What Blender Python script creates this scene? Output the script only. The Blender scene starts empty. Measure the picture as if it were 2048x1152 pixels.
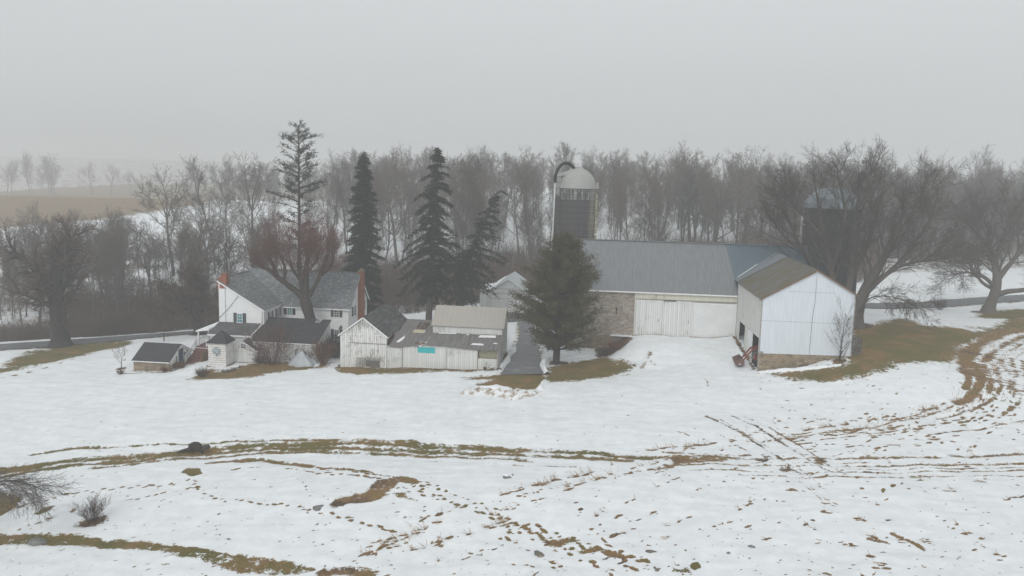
import bpy, math, random
import numpy as np
from mathutils import Matrix, Vector

sc = bpy.context.scene
COL = sc.collection
PI = math.pi

# ------------------------------------------------------------------ camera
F_PX, CXP, AXIS_Y = 1450.0, 1024.0, 515.0          # focal length and optical axis, in pixels of a 2048 wide frame
CAM_H, PITCH, ROLL = 24.0, math.radians(6.5), 0.0245
cam = bpy.data.cameras.new('camera')
cam.sensor_width = 36.0
cam.lens = 36.0 * F_PX / 2048.0
cam.shift_y = -(576.0 - AXIS_Y) / 2048.0
cam.clip_start, cam.clip_end = 0.5, 6000.0
camo = bpy.data.objects.new('camera', cam)
COL.objects.link(camo)
ROT = Matrix.Rotation(PI / 2 - PITCH, 3, 'X') @ Matrix.Rotation(ROLL, 3, 'Z')
camo.matrix_world = Matrix.Translation((0, 0, CAM_H)) @ ROT.to_4x4()
sc.camera = camo

# ------------------------------------------------------------------ overcast daylight
sun_el, sun_az = math.radians(38), math.radians(200)
w = bpy.data.worlds.new('World'); sc.world = w; w.use_nodes = True
nt = w.node_tree; nt.nodes.clear()
sky = nt.nodes.new('ShaderNodeTexSky'); sky.sky_type = 'NISHITA'; sky.sun_disc = False
sky.sun_elevation = sun_el; sky.sun_rotation = sun_az
sky.air_density = 1.0; sky.dust_density = 6.0; sky.ozone_density = 1.0
hs = nt.nodes.new('ShaderNodeHueSaturation'); hs.inputs['Saturation'].default_value = 0.10
cl = nt.nodes.new('ShaderNodeMix'); cl.data_type = 'RGBA'; cl.inputs[0].default_value = 0.86
cl.inputs[7].default_value = (5.72, 5.92, 6.02, 1)            # even grey cloud cover
bg = nt.nodes.new('ShaderNodeBackground'); bg.inputs[1].default_value = 0.10
wo = nt.nodes.new('ShaderNodeOutputWorld')
nt.links.new(sky.outputs[0], hs.inputs['Color']); nt.links.new(hs.outputs[0], cl.inputs[6])
tcw = nt.nodes.new('ShaderNodeTexCoord'); sxw = nt.nodes.new('ShaderNodeSeparateXYZ'); mrw = nt.nodes.new('ShaderNodeMapRange')   # overcast: brighter overhead than at the horizon
mrw.inputs[1].default_value = 0.0; mrw.inputs[2].default_value = 0.40; mrw.inputs[3].default_value = 0.92; mrw.inputs[4].default_value = 1.22
mlw = nt.nodes.new('ShaderNodeMix'); mlw.data_type = 'RGBA'; mlw.blend_type = 'MULTIPLY'; mlw.inputs[0].default_value = 1.0
nt.links.new(tcw.outputs['Generated'], sxw.inputs[0]); nt.links.new(sxw.outputs[2], mrw.inputs[0]); nt.links.new(cl.outputs[2], mlw.inputs[6]); nt.links.new(mrw.outputs[0], mlw.inputs[7])
nt.links.new(mlw.outputs[2], bg.inputs[0]); nt.links.new(bg.outputs[0], wo.inputs[0])

sl = bpy.data.lights.new('sun', 'SUN'); sl.energy = 0.8; sl.angle = math.radians(25); sl.color = (1, 0.97, 0.93)
so = bpy.data.objects.new('sun', sl); COL.objects.link(so)
so.rotation_euler = (PI / 2 - sun_el, 0, PI - sun_az)

sc.view_settings.view_transform = 'Standard'; sc.view_settings.look = 'None'
sc.view_settings.exposure = 0.17; sc.view_settings.gamma = 1.0
sc.render.engine = 'CYCLES'
sc.cycles.use_denoising = True
sc.cycles.max_bounces = 5; sc.cycles.diffuse_bounces = 3; sc.cycles.glossy_bounces = 2
sc.cycles.volume_bounces = 2; sc.cycles.transparent_max_bounces = 4

# ------------------------------------------------------------------ scene bookkeeping
def tag(o, label=None, cat=None, group=None, kind=None):
    if label: o['label'] = label
    if cat: o['category'] = cat
    if group: o['group'] = group
    if kind: o['kind'] = kind
    return o

def empty(name, loc, rz=0.0, label=None, cat=None, group=None):
    o = bpy.data.objects.new(name, None); COL.objects.link(o)
    o.location = loc; o.rotation_euler = (0, 0, rz); o.empty_display_size = 0.3
    return tag(o, label, cat, group)

class MB:
    """collects faces and links them as ONE mesh object"""
    def __init__(s): s.v = []; s.f = []
    def face(s, pts):
        n = len(s.v); s.v += [tuple(map(float, p)) for p in pts]; s.f.append(tuple(range(n, n + len(pts)))); return s
    def box(s, x0, x1, y0, y1, z0, z1):
        p = [(x0,y0,z0),(x1,y0,z0),(x1,y1,z0),(x0,y1,z0),(x0,y0,z1),(x1,y0,z1),(x1,y1,z1),(x0,y1,z1)]
        n = len(s.v); s.v += p
        for q in ((0,3,2,1),(4,5,6,7),(0,1,5,4),(1,2,6,5),(2,3,7,6),(3,0,4,7)): s.f.append(tuple(n+i for i in q))
        return s
    def prism(s, poly, ext):
        """polygon (3d points) pushed along the vector ext, closed"""
        n = len(poly); k = len(s.v); e = Vector(ext)
        s.v += [tuple(p) for p in poly] + [tuple(Vector(p) + e) for p in poly]
        s.f.append(tuple(range(k, k+n))[::-1]); s.f.append(tuple(range(k+n, k+2*n)))
        for i in range(n):
            j = (i+1) % n; s.f.append((k+i, k+j, k+n+j, k+n+i))
        return s
    def slab(s, poly, th):
        """roof slab: polygon is the top face, thickness th below"""
        P = [Vector(p) for p in poly]
        nn = Vector((0,0,0))
        for i in range(len(P)): nn += P[i].cross(P[(i+1) % len(P)])
        nn.normalize()
        if nn.z < 0: nn = -nn
        return s.prism([p - nn*th for p in P], nn*th)
    def bar(s, a, b, w, h=None):
        a, b = Vector(a), Vector(b); d = (b-a).normalized(); h = h or w
        x = d.cross(Vector((0,0,1)))
        if x.length < 1e-3: x = Vector((1,0,0))
        x.normalize(); y = x.cross(d)
        return s.prism([a+x*w/2+y*h/2, a-x*w/2+y*h/2, a-x*w/2-y*h/2, a+x*w/2-y*h/2], b-a)
    def tube(s, pts, radii, sides=6, cap=True):
        P = [Vector(p) for p in pts]; k = len(s.v); n = len(P)
        up = Vector((0.31, 0.95, 0.07))
        for i in range(n):
            d = (P[min(i+1, n-1)] - P[max(i-1, 0)])
            if d.length < 1e-6: d = Vector((0,0,1))
            d.normalize(); x = d.cross(up)
            if x.length < 0.1: x = d.cross(Vector((1,0,0)))
            x.normalize(); y = d.cross(x); r = radii[i] if hasattr(radii, '__len__') else radii
            for j in range(sides):
                a = 2*PI*j/sides; q = P[i] + x*(r*math.cos(a)) + y*(r*math.sin(a)); s.v.append(tuple(q))
        for i in range(n-1):
            for j in range(sides):
                a = k+i*sides+j; b = k+i*sides+(j+1) % sides; s.f.append((a, b, b+sides, a+sides))
        if cap:
            s.f.append(tuple(k+j for j in range(sides))[::-1]); s.f.append(tuple(k+(n-1)*sides+j for j in range(sides)))
        return s
    def lathe(s, prof, c=(0,0,0), sides=24):
        """profile of (r, z) turned about a vertical axis through c"""
        k = len(s.v); n = len(prof)
        for r, z in prof:
            for j in range(sides):
                a = 2*PI*j/sides; s.v.append((c[0]+r*math.cos(a), c[1]+r*math.sin(a), c[2]+z))
        for i in range(n-1):
            for j in range(sides):
                a = k+i*sides+j; b = k+i*sides+(j+1) % sides; s.f.append((a, b, b+sides, a+sides))
        return s
    def mesh(s, name, m, smooth=False):
        me = bpy.data.meshes.new(name); me.from_pydata(s.v, [], s.f); me.validate(); me.update()
        if m: me.materials.append(m)
        if smooth: me.polygons.foreach_set('use_smooth', [True]*len(me.polygons))
        return me
    def build(s, name, m, parent=None, smooth=False, loc=None):
        o = bpy.data.objects.new(name, s.mesh(name, m, smooth)); COL.objects.link(o)
        if parent: o.parent = parent
        if loc: o.location = loc
        return o

# ------------------------------------------------------------------ procedural materials
class G:
    def __init__(s, name):
        s.m = bpy.data.materials.new(name); s.m.use_nodes = True; s.t = s.m.node_tree
        s.b = s.t.nodes['Principled BSDF']; s.b.inputs['Specular IOR Level'].default_value = 0.25
    def n(s, typ, ins=None, **props):
        q = s.t.nodes.new('ShaderNode'+typ)
        for k, v in props.items(): setattr(q, k, v)
        for k, v in (ins or {}).items(): s.put(q.inputs[k], v)
        return q
    def put(s, sock, v):
        if isinstance(v, bpy.types.NodeSocket): s.t.links.new(v, sock)
        elif isinstance(v, tuple) and len(v) == 3 and sock.type == 'RGBA': sock.default_value = (*v, 1)
        else: sock.default_value = v
    def M(s, op, a, b=0.0, c=None, clamp=False):
        q = s.n('Math', operation=op, use_clamp=clamp); s.put(q.inputs[0], a); s.put(q.inputs[1], b)
        if c is not None: s.put(q.inputs[2], c)
        return q.outputs[0]
    def mix(s, f, a, b, blend='MIX'):
        q = s.n('Mix', data_type='RGBA', blend_type=blend); s.put(q.inputs[0], f); s.put(q.inputs[6], a); s.put(q.inputs[7], b); return q.outputs[2]
    def coord(s, which='Object'): return s.n('TexCoord').outputs[which]
    def xyz(s, v=None): return s.n('SeparateXYZ', {0: v or s.coord()}).outputs
    def vec(s, x, y, z): return s.n('CombineXYZ', {0: x, 1: y, 2: z}).outputs[0]
    def noise(s, v, scale, detail=4.0, rough=0.55, dist=0.0):
        return s.n('TexNoise', {'Vector': v, 'Scale': scale, 'Detail': detail, 'Roughness': rough, 'Distortion': dist}).outputs[0]
    def step(s, x, a, b):
        q = s.n('MapRange', {0: x, 1: a, 2: b, 3: 0.0, 4: 1.0}, interpolation_type='SMOOTHSTEP'); return q.outputs[0]
    def rnd(s, x): return s.n('TexWhiteNoise', {1: x}, noise_dimensions='1D').outputs[0]
    def attr(s, name): return s.n('Attribute', attribute_name=name).outputs['Fac']
    def done(s, col, rough=0.8, height=None, strength=0.4, dist=0.03, spec=None, metal=None):
        s.put(s.b.inputs['Base Color'], col); s.put(s.b.inputs['Roughness'], rough)
        if spec is not None: s.b.inputs['Specular IOR Level'].default_value = spec
        if metal is not None: s.b.inputs['Metallic'].default_value = metal
        if height is not None:
            bp = s.n('Bump', {'Strength': strength, 'Distance': dist, 'Height': height}); s.t.links.new(bp.outputs[0], s.b.inputs['Normal'])
        return s.m

def plain(name, col, rough=0.8, var=0.25, scale=2.5, spec=0.25, metal=None):
    g = G(name); o = g.coord(); n1 = g.noise(o, scale, 5); n2 = g.noise(o, scale*6, 3)
    f = g.M('ADD', g.M('MULTIPLY', n1, 0.7), g.M('MULTIPLY', n2, 0.3))
    c = g.mix(g.step(f, 0.32, 0.68), tuple(x*(1-var) for x in col), tuple(min(1, x*(1+var)) for x in col))
    return g.done(c, rough, n2, 0.15, 0.02, spec, metal)

def boards(name, col, wood, period=0.25, wear=0.5, gap=0.09, stain=(0.30, 0.31, 0.25)):
    """upright painted boards, the paint worn through to grey wood in places"""
    g = G(name); x, y, z = g.xyz(); a = g.M('ADD', x, y); t = g.M('DIVIDE', a, period)
    fr = g.M('FRACT', t); cell = g.M('FLOOR', t); r = g.rnd(cell)
    c = g.mix(r, tuple(v*0.86 for v in col), col)
    streak = g.noise(g.vec(g.M('MULTIPLY', a, 9.0), g.M('MULTIPLY', cell, 3.7), g.M('MULTIPLY', z, 1.1)), 1.0, 5, 0.65)
    big = g.noise(g.coord(), 0.45, 3)
    wr = g.step(g.M('ADD', streak, g.M('MULTIPLY', g.M('SUBTRACT', big, 0.5), 0.55)), 0.72-0.22*wear, 0.80-0.2*wear)
    c = g.mix(g.M('MULTIPLY', wr, 0.8), c, wood)
    c = g.mix(g.M('MULTIPLY', g.step(big, 0.52, 0.75), 0.35), c, stain)
    gp = g.M('LESS_THAN', fr, gap)
    c = g.mix(g.M('MULTIPLY', gp, g.M('ADD', 0.45, g.M('MULTIPLY', r, 0.45))), c, tuple(v*0.4 for v in wood))
    return g.done(c, 0.85, g.M('ADD', g.M('SUBTRACT', 1.0, gp), g.M('MULTIPLY', streak, 0.3)), 0.5, 0.02)

def laps(name, col, period=0.2, dirt_and_shade=(0.45, 0.45, 0.42)):
    """horizontal lap siding"""
    g = G(name); x, y, z = g.xyz(); fr = g.M('FRACT', g.M('DIVIDE', z, period))
    nz = g.noise(g.vec(g.M('MULTIPLY', g.M('ADD', x, y), 0.7), 0.0, g.M('MULTIPLY', z, 3.0)), 1.0, 5, 0.6)
    c = g.mix(g.M('MULTIPLY', g.step(nz, 0.5, 0.8), 0.45), col, dirt_and_shade)
    c = g.mix(g.M('MULTIPLY', g.M('LESS_THAN', fr, 0.10), 0.30), c, dirt_and_shade)  # shadow line under each lap, painted in with the stain colour
    return g.done(c, 0.7, g.M('SUBTRACT', 1.0, fr), 0.8, 0.025)

def ribs(name, col, axis=0, period=0.9, col2=None, patch=0.5, rough=0.45, line=0.25, moss=None, rust=None):
    """sheet metal with raised seams across the given axis"""
    g = G(name); p = g.xyz(); a = p[axis]; fr = g.M('FRACT', g.M('DIVIDE', a, period)); cell = g.M('FLOOR', g.M('DIVIDE', a, period))
    lng = g.M('ADD', p[1-axis], p[2])
    st = g.noise(g.vec(g.M('MULTIPLY', a, 5.0), g.M('MULTIPLY', lng, 0.35), 0.0), 1.0, 5, 0.6)
    c = g.mix(g.M('MULTIPLY', g.step(st, 0.35, 0.7), patch), col, col2 or tuple(v*0.75 for v in col))
    c = g.mix(g.M('MULTIPLY', g.rnd(cell), 0.18), c, tuple(v*0.8 for v in col))
    if moss:
        mn = g.noise(g.vec(g.M('MULTIPLY', a, 0.8), g.M('MULTIPLY', lng, 0.35), 2.0), 1.0, 6, 0.65)
        c = g.mix(g.M('MULTIPLY', g.step(mn, 0.42, 0.60), 0.9), c, moss)
    if rust:
        rn = g.noise(g.coord(), 0.9, 6, 0.7); c = g.mix(g.M('MULTIPLY', g.step(rn, 0.58, 0.72), 0.7), c, rust)
    tri = g.M('PINGPONG', g.M('DIVIDE', a, period), 0.5)
    rb = g.step(tri, 0.42, 0.5)
    c = g.mix(g.M('MULTIPLY', rb, line), c, tuple(v*0.45 for v in col))
    return g.done(c, rough, rb, 0.6, 0.04, 0.35)

def shingles(name, col, col2, axis=0, bw=0.35, rh=0.2, light=None):
    """slates or shingles in courses: courses climb with height, joints along the given axis"""
    g = G(name); p = g.xyz()
    v = g.vec(p[axis], g.M('MULTIPLY', p[2], 1.3), 0.0)
    b = g.n('TexBrick', {'Vector': v, 'Color1': (0, 0, 0), 'Color2': (1, 1, 1), 'Mortar': (0.3, 0.3, 0.3), 'Scale': 1.0, 'Mortar Size': 0.02,
                         'Brick Width': bw, 'Row Height': rh})
    b.offset = 0.5
    n = g.noise(g.coord(), 0.7, 6, 0.65); n2 = g.noise(g.coord(), 7.0, 3)
    c = g.mix(b.outputs[0], col, col2)
    c = g.mix(g.M('MULTIPLY', g.step(n, 0.4, 0.68), 0.55), c, tuple(x*0.62 for x in col))
    if light: c = g.mix(g.M('MULTIPLY', g.step(g.M('ADD', g.M('MULTIPLY', b.outputs[0], 0.3), n2), 0.72, 0.85), 0.75), c, light)
    c = g.mix(g.M('MULTIPLY', b.outputs[1], 0.35), c, tuple(x*0.4 for x in col))
    return g.done(c, 0.75, b.outputs[0], 0.4, 0.02)

def stone(name, cols, mortar, scale=2.2, flat=2.2):
    g = G(name); x, y, z = g.xyz(); src = g.vec(g.M('ADD', x, y), 0.0, g.M('MULTIPLY', z, flat))
    nv = g.n('TexNoise', {'Vector': src, 'Scale': 2.0}).outputs[1]
    sc_ = g.n('VectorMath', {0: nv, 1: (0.3, 0.3, 0.3)}, operation='MULTIPLY').outputs[0]
    vv = g.n('VectorMath', {0: src, 1: sc_}, operation='ADD').outputs[0]
    vo = g.n('TexVoronoi', {'Vector': vv, 'Scale': scale}); ed = g.n('TexVoronoi', {'Vector': vv, 'Scale': scale}, feature='DISTANCE_TO_EDGE')
    r = g.xyz(vo.outputs['Color'])[0]
    c = g.mix(r, cols[0], cols[1]); c = g.mix(g.step(g.xyz(vo.outputs['Color'])[1], 0.6, 0.9), c, cols[2])
    n = g.noise(g.coord(), 0.6, 5, 0.6); c = g.mix(g.M('MULTIPLY', g.step(n, 0.48, 0.7), 0.5), c, tuple(q*0.55 for q in cols[0]))
    mo = g.M('SUBTRACT', 1.0, g.step(ed.outputs[0], 0.02, 0.09))
    c = g.mix(g.M('MULTIPLY', mo, 0.6), c, mortar)
    return g.done(c, 0.9, ed.outputs[0], 0.6, 0.08)

def glass(name, col=(0.02, 0.025, 0.03)):
    g = G(name); n = g.noise(g.coord(), 1.5, 2); c = g.mix(n, col, tuple(v*1.6 for v in col)); return g.done(c, 0.08, spec=0.5)

def twigs(name, col, col2, scale=0.6, rough=0.9):
    """bark and twigs: tint differs from tree to tree and along the limbs"""
    g = G(name); n = g.noise(g.coord(), scale, 4); ri = g.n('ObjectInfo').outputs['Random']
    f = g.M('ADD', g.M('MULTIPLY', n, 0.6), g.M('MULTIPLY', ri, 0.5), clamp=True)
    c = g.mix(g.step(f, 0.25, 0.85), col, col2)
    fine = g.noise(g.vec(*[g.M('MULTIPLY', q, k) for q, k in zip(g.xyz(), (6, 6, 1.2))]), 1.0, 4)
    c = g.mix(g.M('MULTIPLY', g.step(fine, 0.5, 0.75), 0.35), c, tuple(v*1.7 for v in col2))
    return g.done(c, rough, fine, 0.4, 0.03)

def needles(name, col, col2, col3):
    g = G(name); p = g.coord(); n = g.noise(p, 0.9, 3); n2 = g.noise(p, 5.0, 2)
    c = g.mix(g.step(n, 0.35, 0.7), col, col2); c = g.mix(g.M('MULTIPLY', g.step(n2, 0.5, 0.7), 0.5), c, col3)
    return g.done(c, 0.85)

WOOD = (0.17, 0.155, 0.135)
MAT = dict(
    siding=laps('white_lap_siding', (0.78, 0.79, 0.79), 0.24, (0.55, 0.56, 0.55)),
    log=plain('whitewashed_planks', (0.74, 0.73, 0.70), 0.85, 0.12, 1.5),
    boards=boards('white_boards', (0.72, 0.73, 0.71), WOOD, 0.24, 0.45),
    boards_worn=boards('worn_white_boards', (0.76, 0.76, 0.74), WOOD, 0.26, 0.95, 0.10),
    boards_barn=boards('barn_boards', (0.75, 0.75, 0.72), (0.25, 0.23, 0.19), 0.26, 0.42, 0.10, (0.50, 0.50, 0.40)),
    boards_door=boards('barn_door_boards', (0.78, 0.785, 0.775), (0.27, 0.26, 0.23), 0.30, 0.5, 0.08, (0.55, 0.54, 0.48)),
    door_white=plain('white_door_panel', (0.76, 0.77, 0.77), 0.6, 0.06, 0.5),
    band=boards('aged_cream_boards', (0.72, 0.70, 0.60), (0.30, 0.30, 0.20), 0.22, 0.4, 0.08, (0.45, 0.46, 0.33)),
    trim=plain('white_trim', (0.78, 0.78, 0.77), 0.6, 0.06),
    old_trim=plain('grey_old_trim', (0.30, 0.28, 0.25), 0.9, 0.3, 4),
    metal_wall=ribs('white_metal_siding', (0.70, 0.75, 0.80), 0, 0.30, (0.62, 0.665, 0.70), 0.8, 0.45, 0.20),
    metal_roof=ribs('grey_metal_roof', (0.205, 0.218, 0.228), 0, 0.42, (0.150, 0.160, 0.165), 0.9, 0.5, 0.38),
    blue_roof=ribs('blue_grey_metal_roof', (0.088, 0.128, 0.160), 0, 0.42, (0.125, 0.158, 0.182), 0.7, 0.5, 0.30),
    blue_gable_roof=ribs('pale_blue_metal_roof', (0.185, 0.21, 0.23), 1, 0.42, (0.15, 0.175, 0.195), 0.7, 0.5, 0.30),
    moss_roof=ribs('mossy_brown_metal_roof', (0.105, 0.100, 0.094), 1, 0.62, (0.165, 0.155, 0.145), 0.8, 0.6, 0.4, (0.105, 0.088, 0.030), (0.19, 0.105, 0.065)),
    tan_roof=ribs('tan_metal_roof', (0.40, 0.375, 0.335), 0, 0.62, (0.34, 0.32, 0.285), 0.6, 0.6, 0.22),
    old_roof=ribs('old_board_roof', (0.20, 0.19, 0.185), 0, 0.55, (0.115, 0.105, 0.10), 0.8, 0.85, 0.4, None, (0.16, 0.105, 0.08)),
    pale_roof=ribs('pale_metal_roof', (0.50, 0.54, 0.55), 1, 0.6, (0.42, 0.46, 0.47), 0.5, 0.4, 0.2),
    slate=shingles('grey_slates', (0.145, 0.155, 0.165), (0.22, 0.23, 0.235), 0, 0.34, 0.20, (0.36, 0.37, 0.37)),
    slate_side=shingles('grey_slates_side', (0.145, 0.155, 0.16), (0.205, 0.215, 0.22), 1, 0.34, 0.20, (0.36, 0.35, 0.33)),
    felt=shingles('dark_asphalt_shingles', (0.034, 0.035, 0.037), (0.062, 0.061, 0.062), 0, 0.6, 0.16),
    felt_grey=shingles('grey_asphalt_shingles', (0.085, 0.086, 0.088), (0.12, 0.12, 0.12), 0, 0.6, 0.16),
    felt_side=shingles('dark_plank_roof', (0.055, 0.055, 0.055), (0.10, 0.10, 0.098), 1, 1.4, 0.22, (0.19, 0.19, 0.185)),
    stone=stone('barn_rubble_stone', ((0.20, 0.18, 0.16), (0.42, 0.38, 0.32), (0.29, 0.19, 0.14)), (0.42, 0.40, 0.36)),
    stone_brown=stone('brown_field_stone', ((0.16, 0.125, 0.085), (0.34, 0.27, 0.18), (0.26, 0.18, 0.11)), (0.33, 0.29, 0.23)),
    brick=shingles('red_brick', (0.30, 0.105, 0.065), (0.40, 0.15, 0.09), 0, 0.22, 0.075),
    cap=plain('chimney_cap', (0.22, 0.20, 0.12), 0.9),
    shutter=plain('slate_green_shutter', (0.026, 0.040, 0.044), 0.6, 0.15),
    shutter_grey=plain('weathered_grey_shutter', (0.065, 0.08, 0.08), 0.7, 0.2),
    pane=glass('window_glass', (0.05, 0.06, 0.065)),
    pane_teal=glass('teal_blind_glass', (0.03, 0.17, 0.20)),
    blue_door=plain('dark_blue_door', (0.035, 0.055, 0.085), 0.6, 0.15),
    dark=plain('dark_interior', (0.030, 0.027, 0.024), 1.0, 0.3),
    brown_wood=plain('raw_brown_wood', (0.17, 0.10, 0.06), 0.9, 0.35, 3),
    rail=plain('white_railing', (0.78, 0.78, 0.78), 0.6, 0.05),
    step=plain('red_brown_steps', (0.16, 0.075, 0.065), 0.8, 0.2, 4),
    silo=None, dome=None,
    snow=None,
    dome_dark=plain('dull_blue_grey_dome', (0.16, 0.19, 0.21), 0.6, 0.3, 0.6), tar=None, teal=plain('teal_tarpaulin', (0.03, 0.42, 0.44), 0.55, 0.06, 1.5),
    tarp=plain('grey_tarpaulin', (0.40, 0.43, 0.45), 0.5, 0.12, 1.2),
    plywood=plain('grey_green_panel', (0.30, 0.29, 0.20), 0.85, 0.15),
    tan=plain('tan_sheet', (0.50, 0.46, 0.33), 0.8, 0.12),
    lattice=plain('lattice_strips', (0.50, 0.48, 0.44), 0.85, 0.15),
    red=plain('faded_red_paint', (0.21, 0.05, 0.035), 0.5, 0.3, 4),
    rusty=plain('dull_rusty_steel', (0.13, 0.075, 0.06), 0.7, 0.3, 3),
    rubber=plain('black_rubber', (0.015, 0.016, 0.017), 0.7, 0.3),
    steel=plain('grey_steel', (0.34, 0.37, 0.38), 0.45, 0.1),
    pipe=plain('pale_steel_pipe', (0.56, 0.58, 0.58), 0.5, 0.1),
    dark_steel=plain('dark_steel', (0.07, 0.07, 0.072), 0.6, 0.2),
    dish=plain('grey_dish', (0.30, 0.36, 0.38), 0.5, 0.06),
    rock=plain('grey_fieldstone', (0.20, 0.20, 0.19), 0.95, 0.35, 3),
    rock_moss=plain('mossy_fieldstone', (0.17, 0.155, 0.125), 0.95, 0.45, 2.5),
    bark=twigs('grey_bark', (0.068, 0.060, 0.052), (0.125, 0.112, 0.098)),
    bark_dark=twigs('dark_bark', (0.032, 0.027, 0.023), (0.062, 0.052, 0.045)),
    twig=twigs('grey_brown_twigs', (0.075, 0.064, 0.056), (0.125, 0.107, 0.092)),
    twig_red=twigs('red_brown_twigs', (0.135, 0.070, 0.058), (0.20, 0.105, 0.085)),
    twig_brush=twigs('brown_brush_twigs', (0.085, 0.060, 0.046), (0.135, 0.094, 0.070)),
    wood_bark=twigs('wood_bark', (0.095, 0.088, 0.080), (0.21, 0.20, 0.18), 0.25),
    wood_twig=twigs('wood_twigs', (0.105, 0.092, 0.082), (0.17, 0.142, 0.122), 0.2),
    spruce=needles('spruce_needles', (0.012, 0.022, 0.014), (0.024, 0.038, 0.021), (0.045, 0.055, 0.028)),
    spruce2=needles('grey_spruce_needles', (0.015, 0.023, 0.014), (0.029, 0.040, 0.021), (0.055, 0.058, 0.030)),
    cedar=needles('olive_cedar_sprays', (0.046, 0.047, 0.020), (0.105, 0.092, 0.038), (0.19, 0.135, 0.055)),
    straw=plain('corn_straw', (0.33, 0.21, 0.105), 0.9, 0.35, 6),
    dead=plain('dead_red_leaves', (0.17, 0.085, 0.05), 0.95, 0.35, 5),
    iron=plain('dark_crate_wood', (0.075, 0.075, 0.078), 0.85, 0.35, 5),
)
def _mk():
    g = G('drive_asphalt'); p = g.coord(); n = g.noise(p, 0.5, 6, 0.6); n2 = g.noise(p, 14, 4); ice = g.noise(g.vec(*[g.M('MULTIPLY', q, k) for q, k in zip(g.xyz(), (0.5, 1.6, 1.0))]), 1.0, 5, 0.65)
    c = g.mix(n, (0.075, 0.080, 0.086), (0.16, 0.165, 0.17)); c = g.mix(g.M('MULTIPLY', g.step(ice, 0.57, 0.64), 0.6), c, (0.38, 0.40, 0.42)); c = g.mix(g.M('MULTIPLY', n2, 0.3), c, (0.17, 0.17, 0.17))
    MAT['drive'] = g.done(c, g.M('ADD', 0.25, g.M('MULTIPLY', n, 0.45)), n2, 0.2, 0.01, 0.45)
    g = G('snow_cover'); n = g.noise(g.coord(), 1.2, 6); n2 = g.noise(g.coord(), 9, 4)
    c = g.mix(g.step(n, 0.35, 0.7), (0.80, 0.82, 0.84), (0.86, 0.875, 0.885)); MAT['snow'] = g.done(c, 0.6, g.M('ADD', n, g.M('MULTIPLY', n2, 0.3)), 0.4, 0.08)
    g = G('dirty_snow'); n = g.noise(g.coord(), 1.6, 6, 0.65); n2 = g.noise(g.coord(), 7, 4)
    c = g.mix(g.step(g.M('ADD', n, g.M('MULTIPLY', n2, 0.25)), 0.58, 0.72), (0.80, 0.82, 0.83), (0.36, 0.29, 0.22)); MAT['snow_dirty'] = g.done(c, 0.7, n2, 0.5, 0.08)
    g = G('stave_silo'); x, y, z = g.xyz(); a = g.n('Math', {0: y, 1: x}, operation='ARCTAN2').outputs[0]
    st = g.M('FRACT', g.M('MULTIPLY', a, 30/(2*PI))); cell = g.M('FLOOR', g.M('MULTIPLY', a, 30/(2*PI)))
    nz = g.noise(g.vec(g.M('MULTIPLY', a, 9.0), 0.0, g.M('MULTIPLY', z, 0.22)), 1.0, 5, 0.6)
    c = g.mix(nz, (0.055, 0.052, 0.056), (0.105, 0.10, 0.098)); c = g.mix(g.M('MULTIPLY', g.rnd(cell), 0.25), c, (0.05, 0.045, 0.05))
    pale_flank = g.step(a, -1.15, -0.55)                      # paler, yellow-grey staves on one flank of the tower
    c = g.mix(g.M('MULTIPLY', pale_flank, g.step(nz, 0.3, 0.6)), c, (0.34, 0.32, 0.25))
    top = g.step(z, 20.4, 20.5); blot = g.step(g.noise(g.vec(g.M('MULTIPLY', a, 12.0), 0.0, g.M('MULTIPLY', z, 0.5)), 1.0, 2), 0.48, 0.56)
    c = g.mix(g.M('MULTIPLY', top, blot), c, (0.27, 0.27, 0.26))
    hp = g.M('LESS_THAN', g.M('FRACT', g.M('DIVIDE', z, 0.92)), 0.08)
    c = g.mix(g.M('MULTIPLY', hp, 0.8), c, (0.035, 0.03, 0.03)); c = g.mix(g.M('MULTIPLY', g.M('LESS_THAN', st, 0.07), 0.6), c, (0.035, 0.035, 0.035))
    MAT['silo'] = g.done(c, 0.8, hp, 0.4, 0.05)
    g = G('dome_metal'); x, y, z = g.xyz(); a = g.n('Math', {0: y, 1: x}, operation='ARCTAN2').outputs[0]
    s_ = g.step(g.M('PINGPONG', g.M('MULTIPLY', a, 24/(2*PI)), 0.5), 0.42, 0.5); nz = g.noise(g.coord(), 1.0, 5)
    c = g.mix(nz, (0.30, 0.30, 0.285), (0.40, 0.40, 0.385)); c = g.mix(g.M('MULTIPLY', s_, 0.25), c, (0.15, 0.15, 0.15)); MAT['dome'] = g.done(c, 0.5, s_, 0.4, 0.05)
    g = G('wet_asphalt'); p = g.coord(); n = g.noise(p, 0.5, 6, 0.6); n2 = g.noise(p, 14, 4); n3 = g.noise(p, 0.25, 4, 0.6, 1.0)
    c = g.mix(n, (0.075, 0.080, 0.086), (0.135, 0.14, 0.145)); c = g.mix(g.M('MULTIPLY', g.step(n3, 0.5, 0.62), 0.5), c, (0.05, 0.053, 0.057)); c = g.mix(g.M('MULTIPLY', n2, 0.3), c, (0.17, 0.17, 0.17))
    MAT['tar'] = g.done(c, g.M('ADD', 0.35, g.M('MULTIPLY', n, 0.4)), n2, 0.2, 0.01, 0.4)
_mk()

# ------------------------------------------------------------------ lie of the land
def sm(a, b, x):
    t = np.clip((np.asarray(x, float)-a)/(b-a), 0, 1); return t*t*(3-2*t)

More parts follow.
